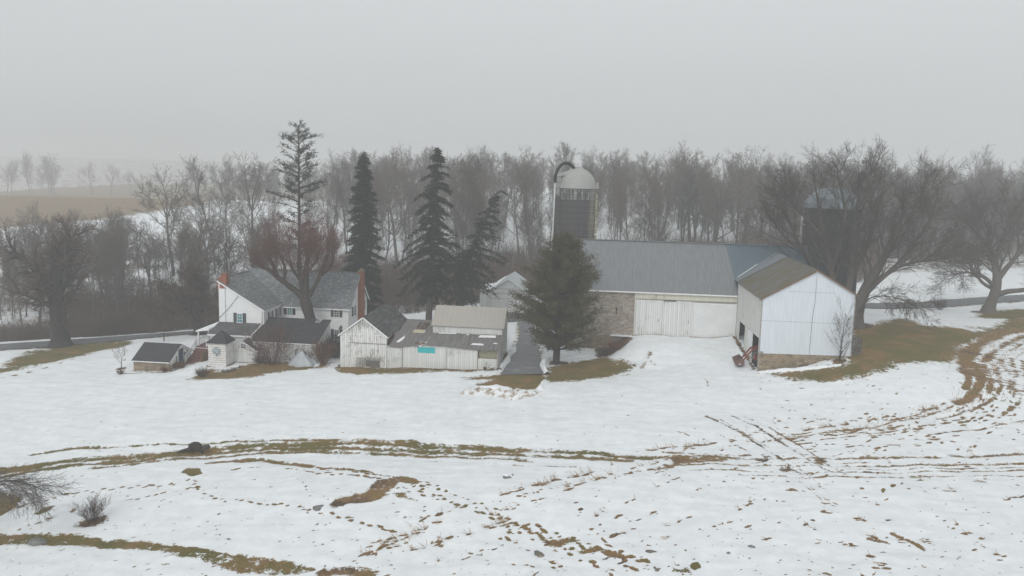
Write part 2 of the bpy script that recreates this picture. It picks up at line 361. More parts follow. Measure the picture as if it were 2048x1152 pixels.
def land0(x, y):
    x = np.asarray(x, float); y = np.asarray(y, float)
    z = 0.045*90*np.tanh(x/90.0)
    z = z + 1.5/(1+np.exp(-(x-14.8)/0.8))*sm(86, 94, y)*(1-sm(112, 122, y))*(1-sm(18, 30, x))     # bank up to the barn floor
    lf = 12.5*sm(185, 335, y) - 9.5*sm(340, 430, y) + 34*sm(620, 1100, y)
    ce = 15.0*sm(160, 285, y) + 14*sm(400, 900, y)
    rt = 11.0*sm(215, 330, y) + 18*sm(400, 900, y)
    a = sm(-70, 0, x); b = sm(35, 90, x)
    z = z + lf*(1-a) + ce*a*(1-b) + rt*b
    crk = y - (140 + 0.30*x)
    z = z - 1.5*np.exp(-(crk/8.0)**2)*(1-sm(-25, 5, x))                                              # brook below the road
    z = z + 0.5*np.exp(-((y-(52+0.05*x))/6.0)**2)*np.exp(-((x+8)/16)**2) - 0.35*np.exp(-((y-62)/3.0)**2)*np.exp(-((x+10)/35)**2)
    return z
_CP = np.array([(29.4,84,1.74),(17.2,99,2.32),(24,98.5,2.45),(31,97,2.95),(30,90.5,2.35),(40,83,3.95),(35,83.6,2.8),(10.5,99,0.15),(12,94,0.3),
    (50,95,4.2),(60,103,4.0),(75,130,2.5),(20,85,1.0),(8,88,0.25),(2,88,0.05),(40,70,2.0),(55,75,3.2),(28,72,1.0),(45,62,1.6),(44,112,3.6),(52,125,2.6),
    (-20.8,91,-0.85),(-9,91,-0.3),(-1.5,93,0.05),(-30,93,-1.35),(-37,92.5,-1.5),(-44,92,-1.9),(-23,102,-1.25),(-40,100,-1.6),(-60,102,-2.6),
    (2,120,0.3),(-2,124,0.5),(70,85,3.8),(0,70,0),(-30,70,-1.3),(15,70,0.55),(90,122,3.2),(95,90,3.6),(14.5,88,0.45)])
_rad = 11.0
_D = np.hypot(_CP[:,0][:,None]-_CP[:,0][None], _CP[:,1][:,None]-_CP[:,1][None])
_W = np.linalg.solve(np.exp(-(_D/_rad)**2) + 0.02*np.eye(len(_CP)), _CP[:,2]-land0(_CP[:,0], _CP[:,1]))
def gz(x, y):
    x = np.asarray(x, float); y = np.asarray(y, float); z = land0(x, y)
    m = (x > -110) & (x < 150) & (y > 30) & (y < 180)
    if m.any():
        add = np.zeros(z.shape)
        xm, ym = x[m], y[m]; acc = np.zeros(xm.shape)
        for (cx, cy, _), wt in zip(_CP, _W): acc += wt*np.exp(-((xm-cx)**2+(ym-cy)**2)/_rad**2)
        add[m] = acc; z = z + add
    return z
def gz1(x, y): return float(gz(np.array([x]), np.array([y]))[0])

_R = np.array(ROT)
def rays(px):
    p = np.atleast_2d(np.asarray(px, float)); d = np.stack([(p[:,0]-CXP)/F_PX, (AXIS_Y-p[:,1])/F_PX, -np.ones(len(p))], 1)
    return d @ _R.T
def ground(px):
    """where the line of sight through each photo point meets the land"""
    d = rays(px); d = d/d[:,1:2]; out = np.full(len(d), 900.0); lo = np.full(len(d), 20.0); done = np.zeros(len(d), bool)
    Y = 20.0
    while Y < 900:
        Y2 = Y*1.01+0.2; below = (CAM_H + d[:,2]*Y2) < gz(d[:,0]*Y2, np.full(len(d), Y2)); hit = below & ~done
        lo[hit] = Y; out[hit] = Y2; done |= hit; Y = Y2
        if done.all(): break
    hi = out.copy()
    for _ in range(14):
        mid = (lo+hi)/2; b = (CAM_H + d[:,2]*mid) < gz(d[:,0]*mid, mid); hi = np.where(b, mid, hi); lo = np.where(b, lo, mid)
    return np.stack([d[:,0]*hi, hi, gz(d[:,0]*hi, hi)], 1)
def at_depth(x, y, Y):
    d = rays([(x, y)])[0]; d = d/d[1]; return np.array([d[0]*Y, Y, CAM_H+d[2]*Y])
def on_ground(x, y): return ground([(x, y)])[0]
def height_px(base, topy):
    """height of a thing standing at base whose top shows at picture row topy"""
    b = np.asarray(base); r = rays([(CXP + F_PX*b[0]/b[1], topy)])[0]; return CAM_H + r[2]/r[1]*b[1] - b[2]

# road and drive as centre lines
road_px = [(0,693),(60,690),(130,684),(240,676),(330,668),(400,661)]
road_l = ground(road_px)[:, :2]; road_r = ground([(1760,613),(1840,610),(1972,600.5),(2048,595)])[:, :2]
dl = (road_l[0]-road_l[2]); dl = dl/np.linalg.norm(dl); dr = road_r[-1]-road_r[-3]; dr = dr/np.linalg.norm(dr)
_ctrl = np.vstack([road_l[0]+dl*120, road_l[0]+dl*40, road_l, [(-30.0,111.2),(-15,115.5),(1.0,120.0),(25,124.5),(48,128.0)], road_r, road_r[-1]+dr*40, road_r[-1]+dr*140])
def spline(P, step):
    P = np.asarray(P, float); out = []
    for i in range(len(P)-1):
        p0, p1, p2, p3 = P[max(i-1,0)], P[i], P[i+1], P[min(i+2, len(P)-1)]
        n = max(2, int(np.linalg.norm(p2-p1)/step))
        for t in np.linspace(0, 1, n, endpoint=False):
            out.append(0.5*((2*p1)+(-p0+p2)*t+(2*p0-5*p1+4*p2-p3)*t*t+(-p0+3*p1-3*p2+p3)*t**3))
    out.append(P[-1]); return np.array(out)
road_c = spline(_ctrl, 1.5)
for _ in range(30): road_c[1:-1] = 0.25*road_c[:-2]+0.5*road_c[1:-1]+0.25*road_c[2:]
drv_l = ground([(1003,750),(1016,722),(1034,685),(1040,662),(1036,646),(1028,637)])[:, :2]
drv_r = ground([(1088,748),(1083,720),(1076,690),(1072,664),(1066,648),(1062,637)])[:, :2]

# ------------------------------------------------------------------ ground sheet, its bare patches kept as attributes
def axis(segs):
    o = []
    for a, b, s in segs: o += list(np.arange(a, b, s))
    return np.array(o + [segs[-1][1]])
XS = np.concatenate([-np.geomspace(1500, 95, 40)[:-1], axis([(-95,-52,0.6),(-52,52,0.13),(52,120,0.6)])[:-1], np.geomspace(120, 1500, 40)])
YS = np.concatenate([axis([(-40,34,4),(34,68,0.11),(68,112,0.20),(112,170,0.5),(170,400,2.0)])[:-1], np.geomspace(400, 1900, 40)])
NX, NY = len(XS), len(YS)
GX, GY = np.meshgrid(XS, YS)
GZ = gz(GX.ravel(), GY.ravel()).reshape(NY, NX)
BARE = np.zeros((NY, NX), np.float32); HUE = np.full((NY, NX), 0.35, np.float32); FLAT = np.zeros((NY, NX), np.float32)
rng = np.random.default_rng(11)
def win(x0, x1, y0, y1):
    i0, i1 = np.searchsorted(XS, [x0, x1]); j0, j1 = np.searchsorted(YS, [y0, y1]); return slice(j0, max(j1, j0)), slice(i0, max(i1, i0))
def put(sl_, val, hue):
    if val.size == 0: return
    B = BARE[sl_]; H_ = HUE[sl_]; up = val > B
    if hue is not None: H_[up] = (hue if np.isscalar(hue) else hue[up])
    np.maximum(B, val, out=B)
def stroke_w(P, width, val=1.0, hue=0.35, soft=None, patchy=0.0):
    """a worn line along world points P, half as wide as width on either side"""
    soft = soft or width*0.8
    for a, b in zip(P[:-1], P[1:]):
        m = width+soft; s_ = win(min(a[0],b[0])-m, max(a[0],b[0])+m, min(a[1],b[1])-m, max(a[1],b[1])+m)
        X, Y = GX[s_], GY[s_]
        if X.size == 0: continue
        d = b[:2]-a[:2]; L2 = d@d+1e-9; t = np.clip(((X-a[0])*d[0]+(Y-a[1])*d[1])/L2, 0, 1)
        r = np.hypot(X-a[0]-t*d[0], Y-a[1]-t*d[1]); v = val*np.clip(0.5+(width/2-r)/soft, 0, 1)
        if patchy: v = v*(1-patchy*rng.random())
        put(s_, v.astype(np.float32), hue)
def stroke(px, width, val=1.0, hue=0.35, soft=None, patchy=0.0, step=0.6):
    P = spline(ground(px)[:, :2], step); stroke_w(P, width, val, hue, soft, patchy)
def patch(px, val=1.0, hue=0.35, soft=1.0, world=None):
    P = np.asarray(world if world is not None else ground(px)[:, :2]); soft = soft*(1+1.7*min(1, max(0, (P[:,1].mean()-58)/30))) if P[:,1].mean() < 150 else soft; m = soft
    s_ = win(P[:,0].min()-m, P[:,0].max()+m, P[:,1].min()-m, P[:,1].max()+m); X, Y = GX[s_], GY[s_]
    if X.size == 0: return
    ins = np.zeros(X.shape, bool); dd = np.full(X.shape, 1e9)
    for a, b in zip(P, np.roll(P, -1, 0)):
        c = ((a[1] > Y) != (b[1] > Y)) & (X < (b[0]-a[0])*(Y-a[1])/(b[1]-a[1]+1e-12)+a[0]); ins ^= c
        d = b-a; t = np.clip(((X-a[0])*d[0]+(Y-a[1])*d[1])/(d@d+1e-9), 0, 1); dd = np.minimum(dd, np.hypot(X-a[0]-t*d[0], Y-a[1]-t*d[1]))
    put(s_, (val*np.clip(0.5+np.where(ins, dd, -dd)/(2*soft), 0, 1)).astype(np.float32), hue)
def dots(P, rx, ry, ang, val=1.0, hue=0.4):
    for (x, y), a, b, t in zip(P, rx, ry, ang):
        m = max(a, b)*1.8; s_ = win(x-m, x+m, y-m, y+m); X, Y = GX[s_]-x, GY[s_]-y
        if X.size == 0: continue
        u = X*math.cos(t)+Y*math.sin(t); v = -X*math.sin(t)+Y*math.cos(t); r = np.sqrt((u/a)**2+(v/b)**2)
        put(s_, (val*np.clip(1.5-r, 0, 1)).astype(np.float32), hue)
def steps(px, gap=0.55, r=0.17, jit=0.10, val=0.95, hue=0.45, skip=0.0):
    """a trail of footprints, melted through to the grass"""
    P = spline(ground(px)[:, :2], gap*0.98); n = len(P); k = rng.random(n) >= skip
    d = np.gradient(P, axis=0); a = np.arctan2(d[:,1], d[:,0]); s_ = np.where(np.arange(n) % 2, 1, -1)*0.09
    P = P + np.stack([-np.sin(a)*s_, np.cos(a)*s_], 1) + rng.normal(0, jit*0.9, P.shape)
    dots(P[k], (r*rng.uniform(0.6, 1.9, n))[k], (r*rng.uniform(0.5, 1.15, n))[k], a[k]+rng.normal(0, 0.3, k.sum()), val, hue)

# far fields and the floor of the wood
far = (GY > 128+0.3*GX) 
woodf = sm(0, 10, GY-(136+0.30*GX))*(1-sm(30, 110, GY-(136+0.30*GX)))*(0.37)
woodf = np.maximum(woodf, 0.47*sm(400, 470, GY)); BARE[:] = np.where(far, woodf, BARE); HUE[:] = np.where(far & (woodf > 0.05), 0.85, HUE)
fieldl = ground([(-420,492),(-200,472),(0,456),(130,446),(250,432),(400,410),(520,401),(640,398)])[:, :2]
crest = ground([(700,380),(500,371),(330,369),(200,372),(100,378),(0,384),(-300,398)])[:, :2]
patch(None, 1.05, 0.55, 6.0, world=np.vstack([fieldl, crest]))
patch([(180,379),(300,371),(500,373),(640,380),(640,386),(400,380),(250,384)], 1.1, 0.0, 4.0)
patch([(-100,560),(60,545),(200,530),(330,523),(330,535),(180,552),(0,575),(-100,590)], 0.62, 0.8, 2.0)
patch([(170,520),(300,512),(420,500),(420,508),(300,520),(170,530)], 0.6, 0.9, 2.0)
patch([(1290,500),(1650,510),(1900,528),(2048,535),(2048,510),(1650,490),(1290,480)], 0.5, 0.9, 5.0)
# lawns
patch([(0,741),(18,724),(60,705),(110,692),(150,686),(230,683),(268,684),(245,694),(200,702),(130,718),(80,729),(20,741),(-20,748)], 1.0, 0.15, 0.7)
stroke([(0,757),(40,748),(110,729),(160,716)], 0.25, 0.7, 0.3)
patch([(384,757),(396,742),(425,735),(450,742),(480,733),(520,722),(560,722),(590,728),(660,722),(645,735),(590,740),(545,746),(500,754),(440,758),(400,762)], 1.0, 0.35, 0.5)
patch([(425,738),(470,735),(520,722),(570,716),(640,720),(590,727),(540,735),(480,742),(440,748)], 0.95, 0.9, 0.6)
patch([(268,742),(300,735),(345,722),(385,712),(412,716),(390,728),(345,735),(290,745)], 0.8, 0.85, 0.4)
stroke([(240,747),(300,745),(345,740)], 0.2, 0.9, 0.95)
patch([(676,735),(720,735),(780,736),(860,735),(960,736),(995,737),(985,743),(900,741),(800,744),(740,747),(690,746)], 1.0, 0.3, 0.4)
stroke([(790,739),(860,737),(960,737)], 0.6, 1.0, 0.9)
patch([(925,758),(960,752),(1000,748),(1092,744),(1086,765),(1070,782),(1040,785),(1010,776),(975,772),(955,768),(985,757)], 1.0, 0.3, 0.3)
patch([(915,756),(960,748),(990,748),(975,752),(940,757)], 0.7, 0.3, 0.3)
patch([(1090,745),(1098,733),(1140,726),(1180,718),(1205,712),(1228,722),(1272,730),(1250,742),(1215,752),(1165,760),(1100,764)], 1.0, 0.28, 0.45)
patch([(1195,715),(1190,690),(1196,673),(1262,672),(1268,676),(1248,692),(1228,705)], 1.05, 0.95, 0.25)
stroke([(1283,735),(1295,718),(1301,704)], 0.5, 0.72, 0.35, 0.9, 0.4); stroke([(1295,718),(1310,730)], 0.25, 0.66, 0.5, 0.5, 0.4)
stroke([(1120,762),(1200,757),(1260,748)], 0.3, 0.7, 0.4, patchy=0.3); stroke([(1405,756),(1414,762),(1416,776)], 0.2, 0.66, 0.5, 0.5, 0.5)
patch([(1536,746),(1600,742),(1690,728),(1700,700),(1705,655),(1725,652),(1762,646),(1790,636),(1815,637),(1850,651),(1905,652),(1950,663),(1985,655),(2022,636),(2048,632),(2100,630),
       (2110,640),(2020,662),(1985,668),(1965,680),(1935,690),(1915,700),(1912,722),(1880,722),(1840,722),(1800,727),(1740,748),(1690,757),(1640,760),(1575,756)], 1.0, 0.22, 0.6)
patch([(1830,690),(1900,690),(1912,722),(1840,720)], 1.01, 0.42, 1.0); patch([(1890,702),(1908,700),(1910,722),(1894,720)], 1.02, 0.12, 0.5)
patch([(1945,635),(1975,622),(2048,618),(2100,617),(2100,632),(2030,640),(1990,636)], 1.0, 0.12, 0.6)
patch([(1860,655),(1930,650),(2000,655),(1960,662),(1890,664)], 0.55, 0.4, 0.8)
# turned headland of the corn field
band = [(2060,652),(2000,668),(1960,684),(1938,703),(1933,725),(1940,748)]
stroke(band, 2.1, 0.95, 0.55, 1.3, 0.12); stroke([(1926,735),(1938,760),(1931,777)], 0.8, 1.0, 0.5, 0.5, 0.2); stroke([(1950,725),(1961,756),(1953,778),(1936,797),(1915,806)], 0.95, 1.0, 0.55, 0.6, 0.2)
for px, wd, v, pt in (([(1965,722),(1974,744),(1980,756),(1979,785)], 0.55, 0.95, 0.45), ([(1986,727),(1997,752),(2001,775),(1986,796),(1965,808),(1945,818)], 0.5, 0.92, 0.45), ([(2001,717),(2013,737),(2021,752),(2020,785)], 0.5, 0.88, 0.5), ([(2020,715),(2033,745),(2029,768),(2028,793)], 0.45, 0.85, 0.5),
    ([(2060,668),(2020,684),(1990,703),(1970,722)], 0.9, 0.9, 0.3), ([(2060,680),(2030,695),(2005,712)], 0.5, 0.9, 0.4), ([(1900,800),(1870,812),(1830,828),(1780,842)], 0.4, 0.8, 0.5), ([(1985,796),(1960,812),(1920,826),(1870,838)], 0.4, 0.8, 0.5), ([(2046,720),(2052,760),(2040,800),(2005,830)], 0.45, 0.82, 0.5), ([(1880,822),(1800,842),(1700,860),(1600,872)], 0.3, 0.74, 0.6), ([(1950,832),(1860,850),(1760,866),(1640,880)], 0.3, 0.72, 0.6), ([(2048,842),(1960,858),(1850,872)], 0.3, 0.72, 0.6), ([(2060,700),(2035,712),(2022,730)], 0.4, 0.85, 0.5), ([(1930,802),(1880,820),(1820,834)], 0.4, 0.82, 0.55)): stroke(px, wd, v, 0.55, wd*0.9, pt)
for i, k in enumerate(np.linspace(0, 1, 11)):
    arc = [(2060,662+k*150), (2005+k*30,688+k*120), (1968+k*62,725+k*85), (1968+k*75,765+k*60), (1925+k*90,815+k*35), (1850+k*100,838+k*34), (1760+k*80,853+k*36), (1650+k*90,862+k*44), (1560+k*90,868+k*50)]
    P = spline(ground(arc)[:, :2], 0.42); n = len(P); dens = 0.75*np.exp(-k*1.5)*(1-np.linspace(0,1,n)*0.5)*0.8; keep = rng.random(n) < dens
    keep &= np.sin(np.arange(n)*0.23+i*2.1+rng.random()*6)+0.9*np.sin(np.arange(n)*0.09+i) > -0.5
    d = np.gradient(P, axis=0); a = np.arctan2(d[:,1], d[:,0])
    dots((P+rng.normal(0, 0.06, P.shape))[keep], rng.uniform(0.18, 0.5, keep.sum()), rng.uniform(0.08, 0.17, keep.sum()), a[keep], 0.95, 0.55)
# wheel tracks across the pasture
for px, wd, v, h in (
    ([(60,908),(140,899),(250,891),(400,886),(520,881),(620,880),(780,882),(900,889),(1000,894),(1100,900),(1280,911)], 0.5, 0.85, 0.2),
    ([(-20,950),(60,932),(140,921),(260,912),(400,901),(500,892),(620,888),(760,887),(900,894),(1040,900),(1200,908),(1290,914)], 1.05, 1.05, 0.18),
    ([(-20,958),(60,942),(150,930),(250,922),(340,912),(440,903),(560,897),(700,897),(840,901),(1000,909),(1130,913),(1260,920)], 0.95, 1.0, 0.22),
    ([(180,938),(280,925),(360,918),(480,910),(600,904),(740,906),(880,912),(1000,918),(1060,921)], 0.75, 0.9, 0.3),
    ([(860,921),(960,926),(1060,931),(1150,932)], 0.3, 0.65, 0.3),
    ([(1290,913),(1400,914),(1520,916),(1640,917),(1800,914),(2060,908)], 0.5, 0.9, 0.55), ([(1330,928),(1480,929),(1620,931),(1820,929),(2060,926)], 0.45, 0.86, 0.5),
    ([(1300,938),(1460,941),(1620,944),(1800,943),(2060,940)], 0.28, 0.76, 0.5), ([(1480,950),(1640,953),(1850,953),(2060,951)], 0.26, 0.72, 0.55), ([(1330,905),(1420,907),(1500,909)], 0.5, 0.8, 0.6),
    ([(1412,832),(1450,850),(1490,872),(1530,897),(1580,930),(1605,948)], 0.34, 0.85, 0.85), ([(1440,838),(1480,862),(1525,893),(1575,928),(1590,945)], 0.24, 0.74, 0.8),
    ([(1465,830),(1520,858),(1570,890),(1625,925),(1660,944)], 0.34, 0.85, 0.9), ([(1490,832),(1550,862),(1605,895),(1660,930),(1690,948)], 0.26, 0.78, 0.85),
    ([(640,884),(760,890),(880,899),(980,905)], 0.4, 0.8, 0.35), ([(1130,905),(1230,909),(1330,912)], 0.4, 0.75, 0.3), ([(1500,924),(1640,926),(1760,923)], 0.22, 0.72, 0.6), ([(1700,937),(1850,936),(2060,934)], 0.22, 0.72, 0.6), ([(1430,842),(1520,884),(1600,935),(1640,965)], 0.16, 0.66, 0.8), ([(1440,870),(1500,905)], 0.18, 0.66, 0.8),
    ([(1345,861),(1362,866),(1378,873)], 0.2, 0.7, 0.8), ([(1600,960),(1640,1000),(1650,1030)], 0.2, 0.6, 0.7)):
    stroke(px, wd, v, h, wd*1.2, 0.30, 0.5)
patch([(1330,912),(1400,905),(1470,908),(1500,915),(1440,925),(1380,925),(1330,938),(1312,934),(1345,922)], 0.72, 0.6, 0.5)
for c in ((1575,935,22),(1640,920,20),(1530,915,25)): patch([(c[0]-c[2],c[1]+3),(c[0],c[1]-8),(c[0]+c[2],c[1]+2),(c[0],c[1]+10)], 0.75, 0.75, 0.4)
patch([(-40,940),(30,932),(75,928),(90,934),(40,942),(-40,955)], 0.95, 0.2, 0.5); patch([(-40,980),(20,986),(46,994),(30,1012),(0,1030),(-40,1035)], 1.0, 0.3, 0.4)
patch([(68,1026),(90,1012),(112,1009),(100,1020),(78,1028)], 1.0, 0.15, 0.25); patch([(135,1024),(150,1015),(156,1019),(145,1026)], 0.9, 0.3, 0.2)
patch([(362,945),(375,938),(398,938),(404,948),(385,954)], 0.95, 0.25, 0.25); patch([(160,1046),(180,1038),(205,1034),(212,1032),(195,1042),(170,1050)], 1.0, 0.95, 0.2)
patch([(658,1012),(675,996),(700,990),(712,976),(722,985),(735,975),(752,962),(790,956),(800,965),(785,978),(775,990),(745,1000),(700,1006),(665,1018)], 0.8, 0.62, 0.3)
patch([(785,956),(815,953),(845,962),(832,970),(800,966)], 0.95, 0.6, 0.25); patch([(785,986),(808,985),(828,1000),(800,996)], 0.75, 0.3, 0.3)
patch([(-20,1062),(60,1066),(105,1068),(150,1069),(200,1076),(240,1075),(300,1082),(360,1096),(430,1110),(380,1112),(300,1104),(215,1093),(120,1092),(60,1088),(-20,1092)], 0.76, 0.22, 0.3)
patch([(380,1108),(470,1106),(530,1110),(600,1128),(650,1142),(560,1152),(480,1148),(430,1132),(330,1110)], 0.66, 0.25, 0.3)
stroke([(-20,1072),(100,1078),(220,1084)], 0.45, 1.0, 0.2); stroke([(360,1095),(450,1108),(530,1122),(630,1138)], 0.3, 0.8, 0.2); stroke([(640,1148),(690,1140),(735,1150)], 1.0, 0.9, 0.6); stroke([(260,1084),(380,1100),(440,1108)], 0.5, 0.9, 0.2)
# footprints
stroke([(415,926),(470,921),(520,921),(570,926),(620,931)], 0.85, 0.95, 0.5, 0.6, 0.3); stroke([(635,932),(690,937),(745,946)], 0.35, 0.9, 0.45, 0.4, 0.35)
for px, kw in (
    ([(640,935),(700,942),(760,952),(800,958),(850,966),(900,985),(950,1003),(1000,1025),(1040,1048)], {}), ([(470,935),(560,935),(640,945),(720,952),(780,960)], dict(skip=0.25)),
    ([(40,1012),(130,990),(220,978),(290,972),(350,968),(390,960),(395,975),(430,995),(500,1003),(560,1008),(610,1014)], {}), ([(620,1018),(660,1030),(720,1044),(770,1058),(805,1078)], {}),
    ([(800,975),(850,990),(900,1005),(950,1018),(1000,1030),(1060,1055),(1110,1078)], {}), ([(1040,1048),(1080,1068),(1120,1085),(1180,1100),(1240,1112),(1300,1125)], dict(r=0.24, gap=0.5)),
    ([(1060,1045),(1110,1062),(1160,1085),(1230,1110)], dict(r=0.22, skip=0.2)), ([(940,1020),(1000,1042),(1050,1070),(1110,1095),(1180,1125),(1230,1150)], dict(skip=0.15)),
    ([(830,972),(900,1000),(930,1012)], dict(skip=0.2)), ([(250,1000),(330,985),(390,975)], dict(skip=0.3, r=0.12)), ([(430,970),(445,1010),(430,1050),(455,1085)], dict(skip=0.3, r=0.10, hue=0.9)),
    ([(600,960),(620,985),(610,1010),(635,1060)], dict(skip=0.3, r=0.09, hue=0.9)), ([(980,1060),(1060,1100),(1120,1140)], dict(skip=0.3)), ([(870,1090),(960,1110),(1060,1135)], dict(skip=0.4, r=0.14)),
    ([(100,1040),(60,1050),(20,1060)], dict(skip=0.3)), ([(700,1080),(820,1090),(900,1075)], dict(skip=0.5, r=0.12)), ([(1180,1060),(1230,1100),(1260,1140)], dict(skip=0.25, r=0.2))):
    steps(px, **kw)
patch([(1085,1080),(1140,1072),(1165,1078),(1150,1085),(1110,1092)], 0.85, 0.55, 0.3); patch([(1150,1100),(1190,1095),(1205,1104),(1165,1108)], 0.85, 0.5, 0.25)
patch([(1380,1128),(1395,1122),(1402,1132),(1388,1138)], 1.0, 0.05, 0.15); patch([(1345,1140),(1375,1135),(1385,1145),(1350,1150)], 0.6, 0.1, 0.3)
# corn rows: short melted holes along the old drills
rowdir = ground([(1010,988)])[0,:2]-ground([(1230,932)])[0,:2]; rowdir = rowdir/np.linalg.norm(rowdir); rown = np.array([-rowdir[1], rowdir[0]])
if rown[1] > 0: rown = -rown
r0 = ground([(1120,960)])[0, :2]; STALK = []
for k in range(34):
    off = k*0.98 + rng.normal(0, 0.05); c0 = r0 + rown*off; ph = rng.random()*20
    for t in np.arange(-42, 42, 0.36):
        p = c0 + rowdir*t; px_ = CXP + F_PX*p[0]/(p[1]+1e-6)
        if p[1] < 38 or p[1] > 70 or p[0] < -9-(60-p[1])*0.0 or p[0] > 44: continue
        if p[0] < 2 and p[1] > 56: continue
        lane = 0.62 if k < 3 else 0.20+0.13*math.sin(k*1.3)
        if p[0] > 14: lane *= 0.55
        if math.sin(t*0.55+ph)+0.6*math.sin(t*1.7+ph*2) < 0.15 or rng.random() > lane: continue
        q = p + rng.normal(0, 0.10, 2); big = rng.random()
        dots([q], [rng.uniform(0.10, 0.30)*(1.5 if big > 0.85 else 1)], [rng.uniform(0.06, 0.13)*(1.4 if big > 0.85 else 1)], [math.atan2(rowdir[1], rowdir[0])+rng.normal(0, 0.25)], 0.95, rng.uniform(0.45, 0.8))
        if rng.random() < (0.8 if k < 3 else 0.38): STALK.append((*q, 0))
for (a, b, n) in (((1010,990),(1225,930),26),((1130,980),(1225,948),18),((1300,900),(1470,880),16),((690,1122),(880,1046),14),((820,1100),(1020,1040),12),((1600,862),(1930,800),34),((1540,880),(1850,850),22)):
    A, Bq = ground([a, b])[:, :2]
    for t in np.sort(rng.random(n)):
        q = A+(Bq-A)*t+rng.normal(0, 0.12, 2); dots([q], [rng.uniform(0.15, 0.4)], [rng.uniform(0.07, 0.14)], [math.atan2(*(Bq-A)[::-1])], 0.95, 0.6)
        for _ in range(rng.integers(1, 3)): STALK.append((*(q+rng.normal(0, 0.12, 2)), 1))
for px in ((1590,982),(1645,1025),(1655,1005),(1730,1040),(1755,1078),(1800,1075),(1850,1082),(1700,1090),(1935,1065),(2000,1110),(1640,1145),(1760,1132),(1905,980),(1955,960),(1840,955)):
    q = on_ground(*px)[:2]
    for _ in range(4):
        dots([q+rng.normal(0, 0.25, 2)], [rng.uniform(0.12, 0.4)], [rng.uniform(0.06, 0.14)], [rng.uniform(-0.6, 0.2)], 0.95, 0.6)
    STALK.append((*q, 1))
stroke([(1735,1068),(1765,1080),(1778,1085)], 0.3, 0.9, 0.7, 0.2, 0.3); stroke([(1785,1066),(1815,1078),(1845,1095)], 0.4, 1.0, 0.6, 0.2, 0.2)
# scattered specks of dirt and melt on the pasture
sp = ground(np.stack([rng.uniform(-60, 2100, 1500), 760+400*rng.random(1500)**0.7], 1))[:, :2]
dots(sp, rng.uniform(0.05, 0.16, 1500), rng.uniform(0.04, 0.08, 1500), rng.normal(0, 0.4, 1500), rng.choice([0.6, 0.66, 0.72]), 0.6)
sp = ground(np.stack([rng.uniform(1500, 2100, 500), rng.uniform(520, 900, 500)], 1))[:, :2]
dots(sp, rng.uniform(0.1, 0.4, 500), rng.uniform(0.06, 0.14, 500), rng.normal(0.2, 0.4, 500), 0.68, 0.5)
# melted, muddy rims along walls and round trunks, contact shadow painted in with them
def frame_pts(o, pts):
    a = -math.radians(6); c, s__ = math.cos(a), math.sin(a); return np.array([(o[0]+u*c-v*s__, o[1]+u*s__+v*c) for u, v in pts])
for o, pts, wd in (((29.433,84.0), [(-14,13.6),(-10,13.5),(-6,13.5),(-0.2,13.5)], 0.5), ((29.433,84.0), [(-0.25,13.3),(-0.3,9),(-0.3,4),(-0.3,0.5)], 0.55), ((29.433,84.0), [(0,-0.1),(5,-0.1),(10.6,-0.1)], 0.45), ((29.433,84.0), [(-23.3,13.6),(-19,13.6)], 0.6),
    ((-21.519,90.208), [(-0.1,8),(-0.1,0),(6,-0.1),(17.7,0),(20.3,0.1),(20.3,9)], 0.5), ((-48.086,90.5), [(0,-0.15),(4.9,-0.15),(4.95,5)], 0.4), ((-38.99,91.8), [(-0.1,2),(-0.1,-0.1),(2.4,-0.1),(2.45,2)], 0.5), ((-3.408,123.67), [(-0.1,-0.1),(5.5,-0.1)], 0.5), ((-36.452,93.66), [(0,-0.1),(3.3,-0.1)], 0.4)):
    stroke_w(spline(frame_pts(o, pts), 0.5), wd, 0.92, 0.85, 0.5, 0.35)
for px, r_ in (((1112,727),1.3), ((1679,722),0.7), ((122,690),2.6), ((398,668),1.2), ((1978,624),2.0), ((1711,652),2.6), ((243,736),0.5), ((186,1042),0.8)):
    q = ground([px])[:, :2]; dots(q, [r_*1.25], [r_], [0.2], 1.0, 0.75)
# under the road and drive the ground is level and a hand lower
s_ = win(-250, 300, 60, 230)
for a, b in zip(road_c[:-1], road_c[1:]):
    q = win(min(a[0],b[0])-9, max(a[0],b[0])+9, min(a[1],b[1])-9, max(a[1],b[1])+9); X, Y = GX[q], GY[q]
    if X.size == 0: continue
    d = b-a; t = np.clip(((X-a[0])*d[0]+(Y-a[1])*d[1])/(d@d), 0, 1); r = np.hypot(X-a[0]-t*d[0], Y-a[1]-t*d[1])
    np.maximum(FLAT[q], (1-sm(2.6, 4.0, r)).astype(np.float32), out=FLAT[q]); BARE[q] = np.maximum(BARE[q], 0.62*(1-sm(2.7, 3.9, r)))
P = np.vstack([drv_l, drv_r[::-1]])
keepB = BARE.copy(); patch(None, 1.0, None, 0.5, world=P); FLAT = np.maximum(FLAT, np.where(BARE > keepB+0.02, 1.0, 0.0))

def wob(x, y, s, seed):
    r = np.random.default_rng(seed); z = 0
    for k in range(5):
        a = r.uniform(0, 2*PI, 3); f = r.uniform(0.6, 1.6, 3)/s*(1.6**k)
        for i in range(3): z = z + np.sin((x*np.cos(a[i])+y*np.sin(a[i]))*f[i]*2*PI+r.uniform(0, 6.28))*(0.62**k)/3
    return z
near = 1-sm(90, 140, GY)
GZ = GZ + (1-FLAT)*near*(0.11*wob(GX, GY, 9.0, 3)+0.02*wob(GX, GY, 1.8, 4)) + (1-near)*0.12*wob(GX, GY, 14.0, 5)*(1-FLAT)
GZ = GZ - 0.06*np.clip((BARE-0.3)*2, 0, 1) - 0.05*FLAT

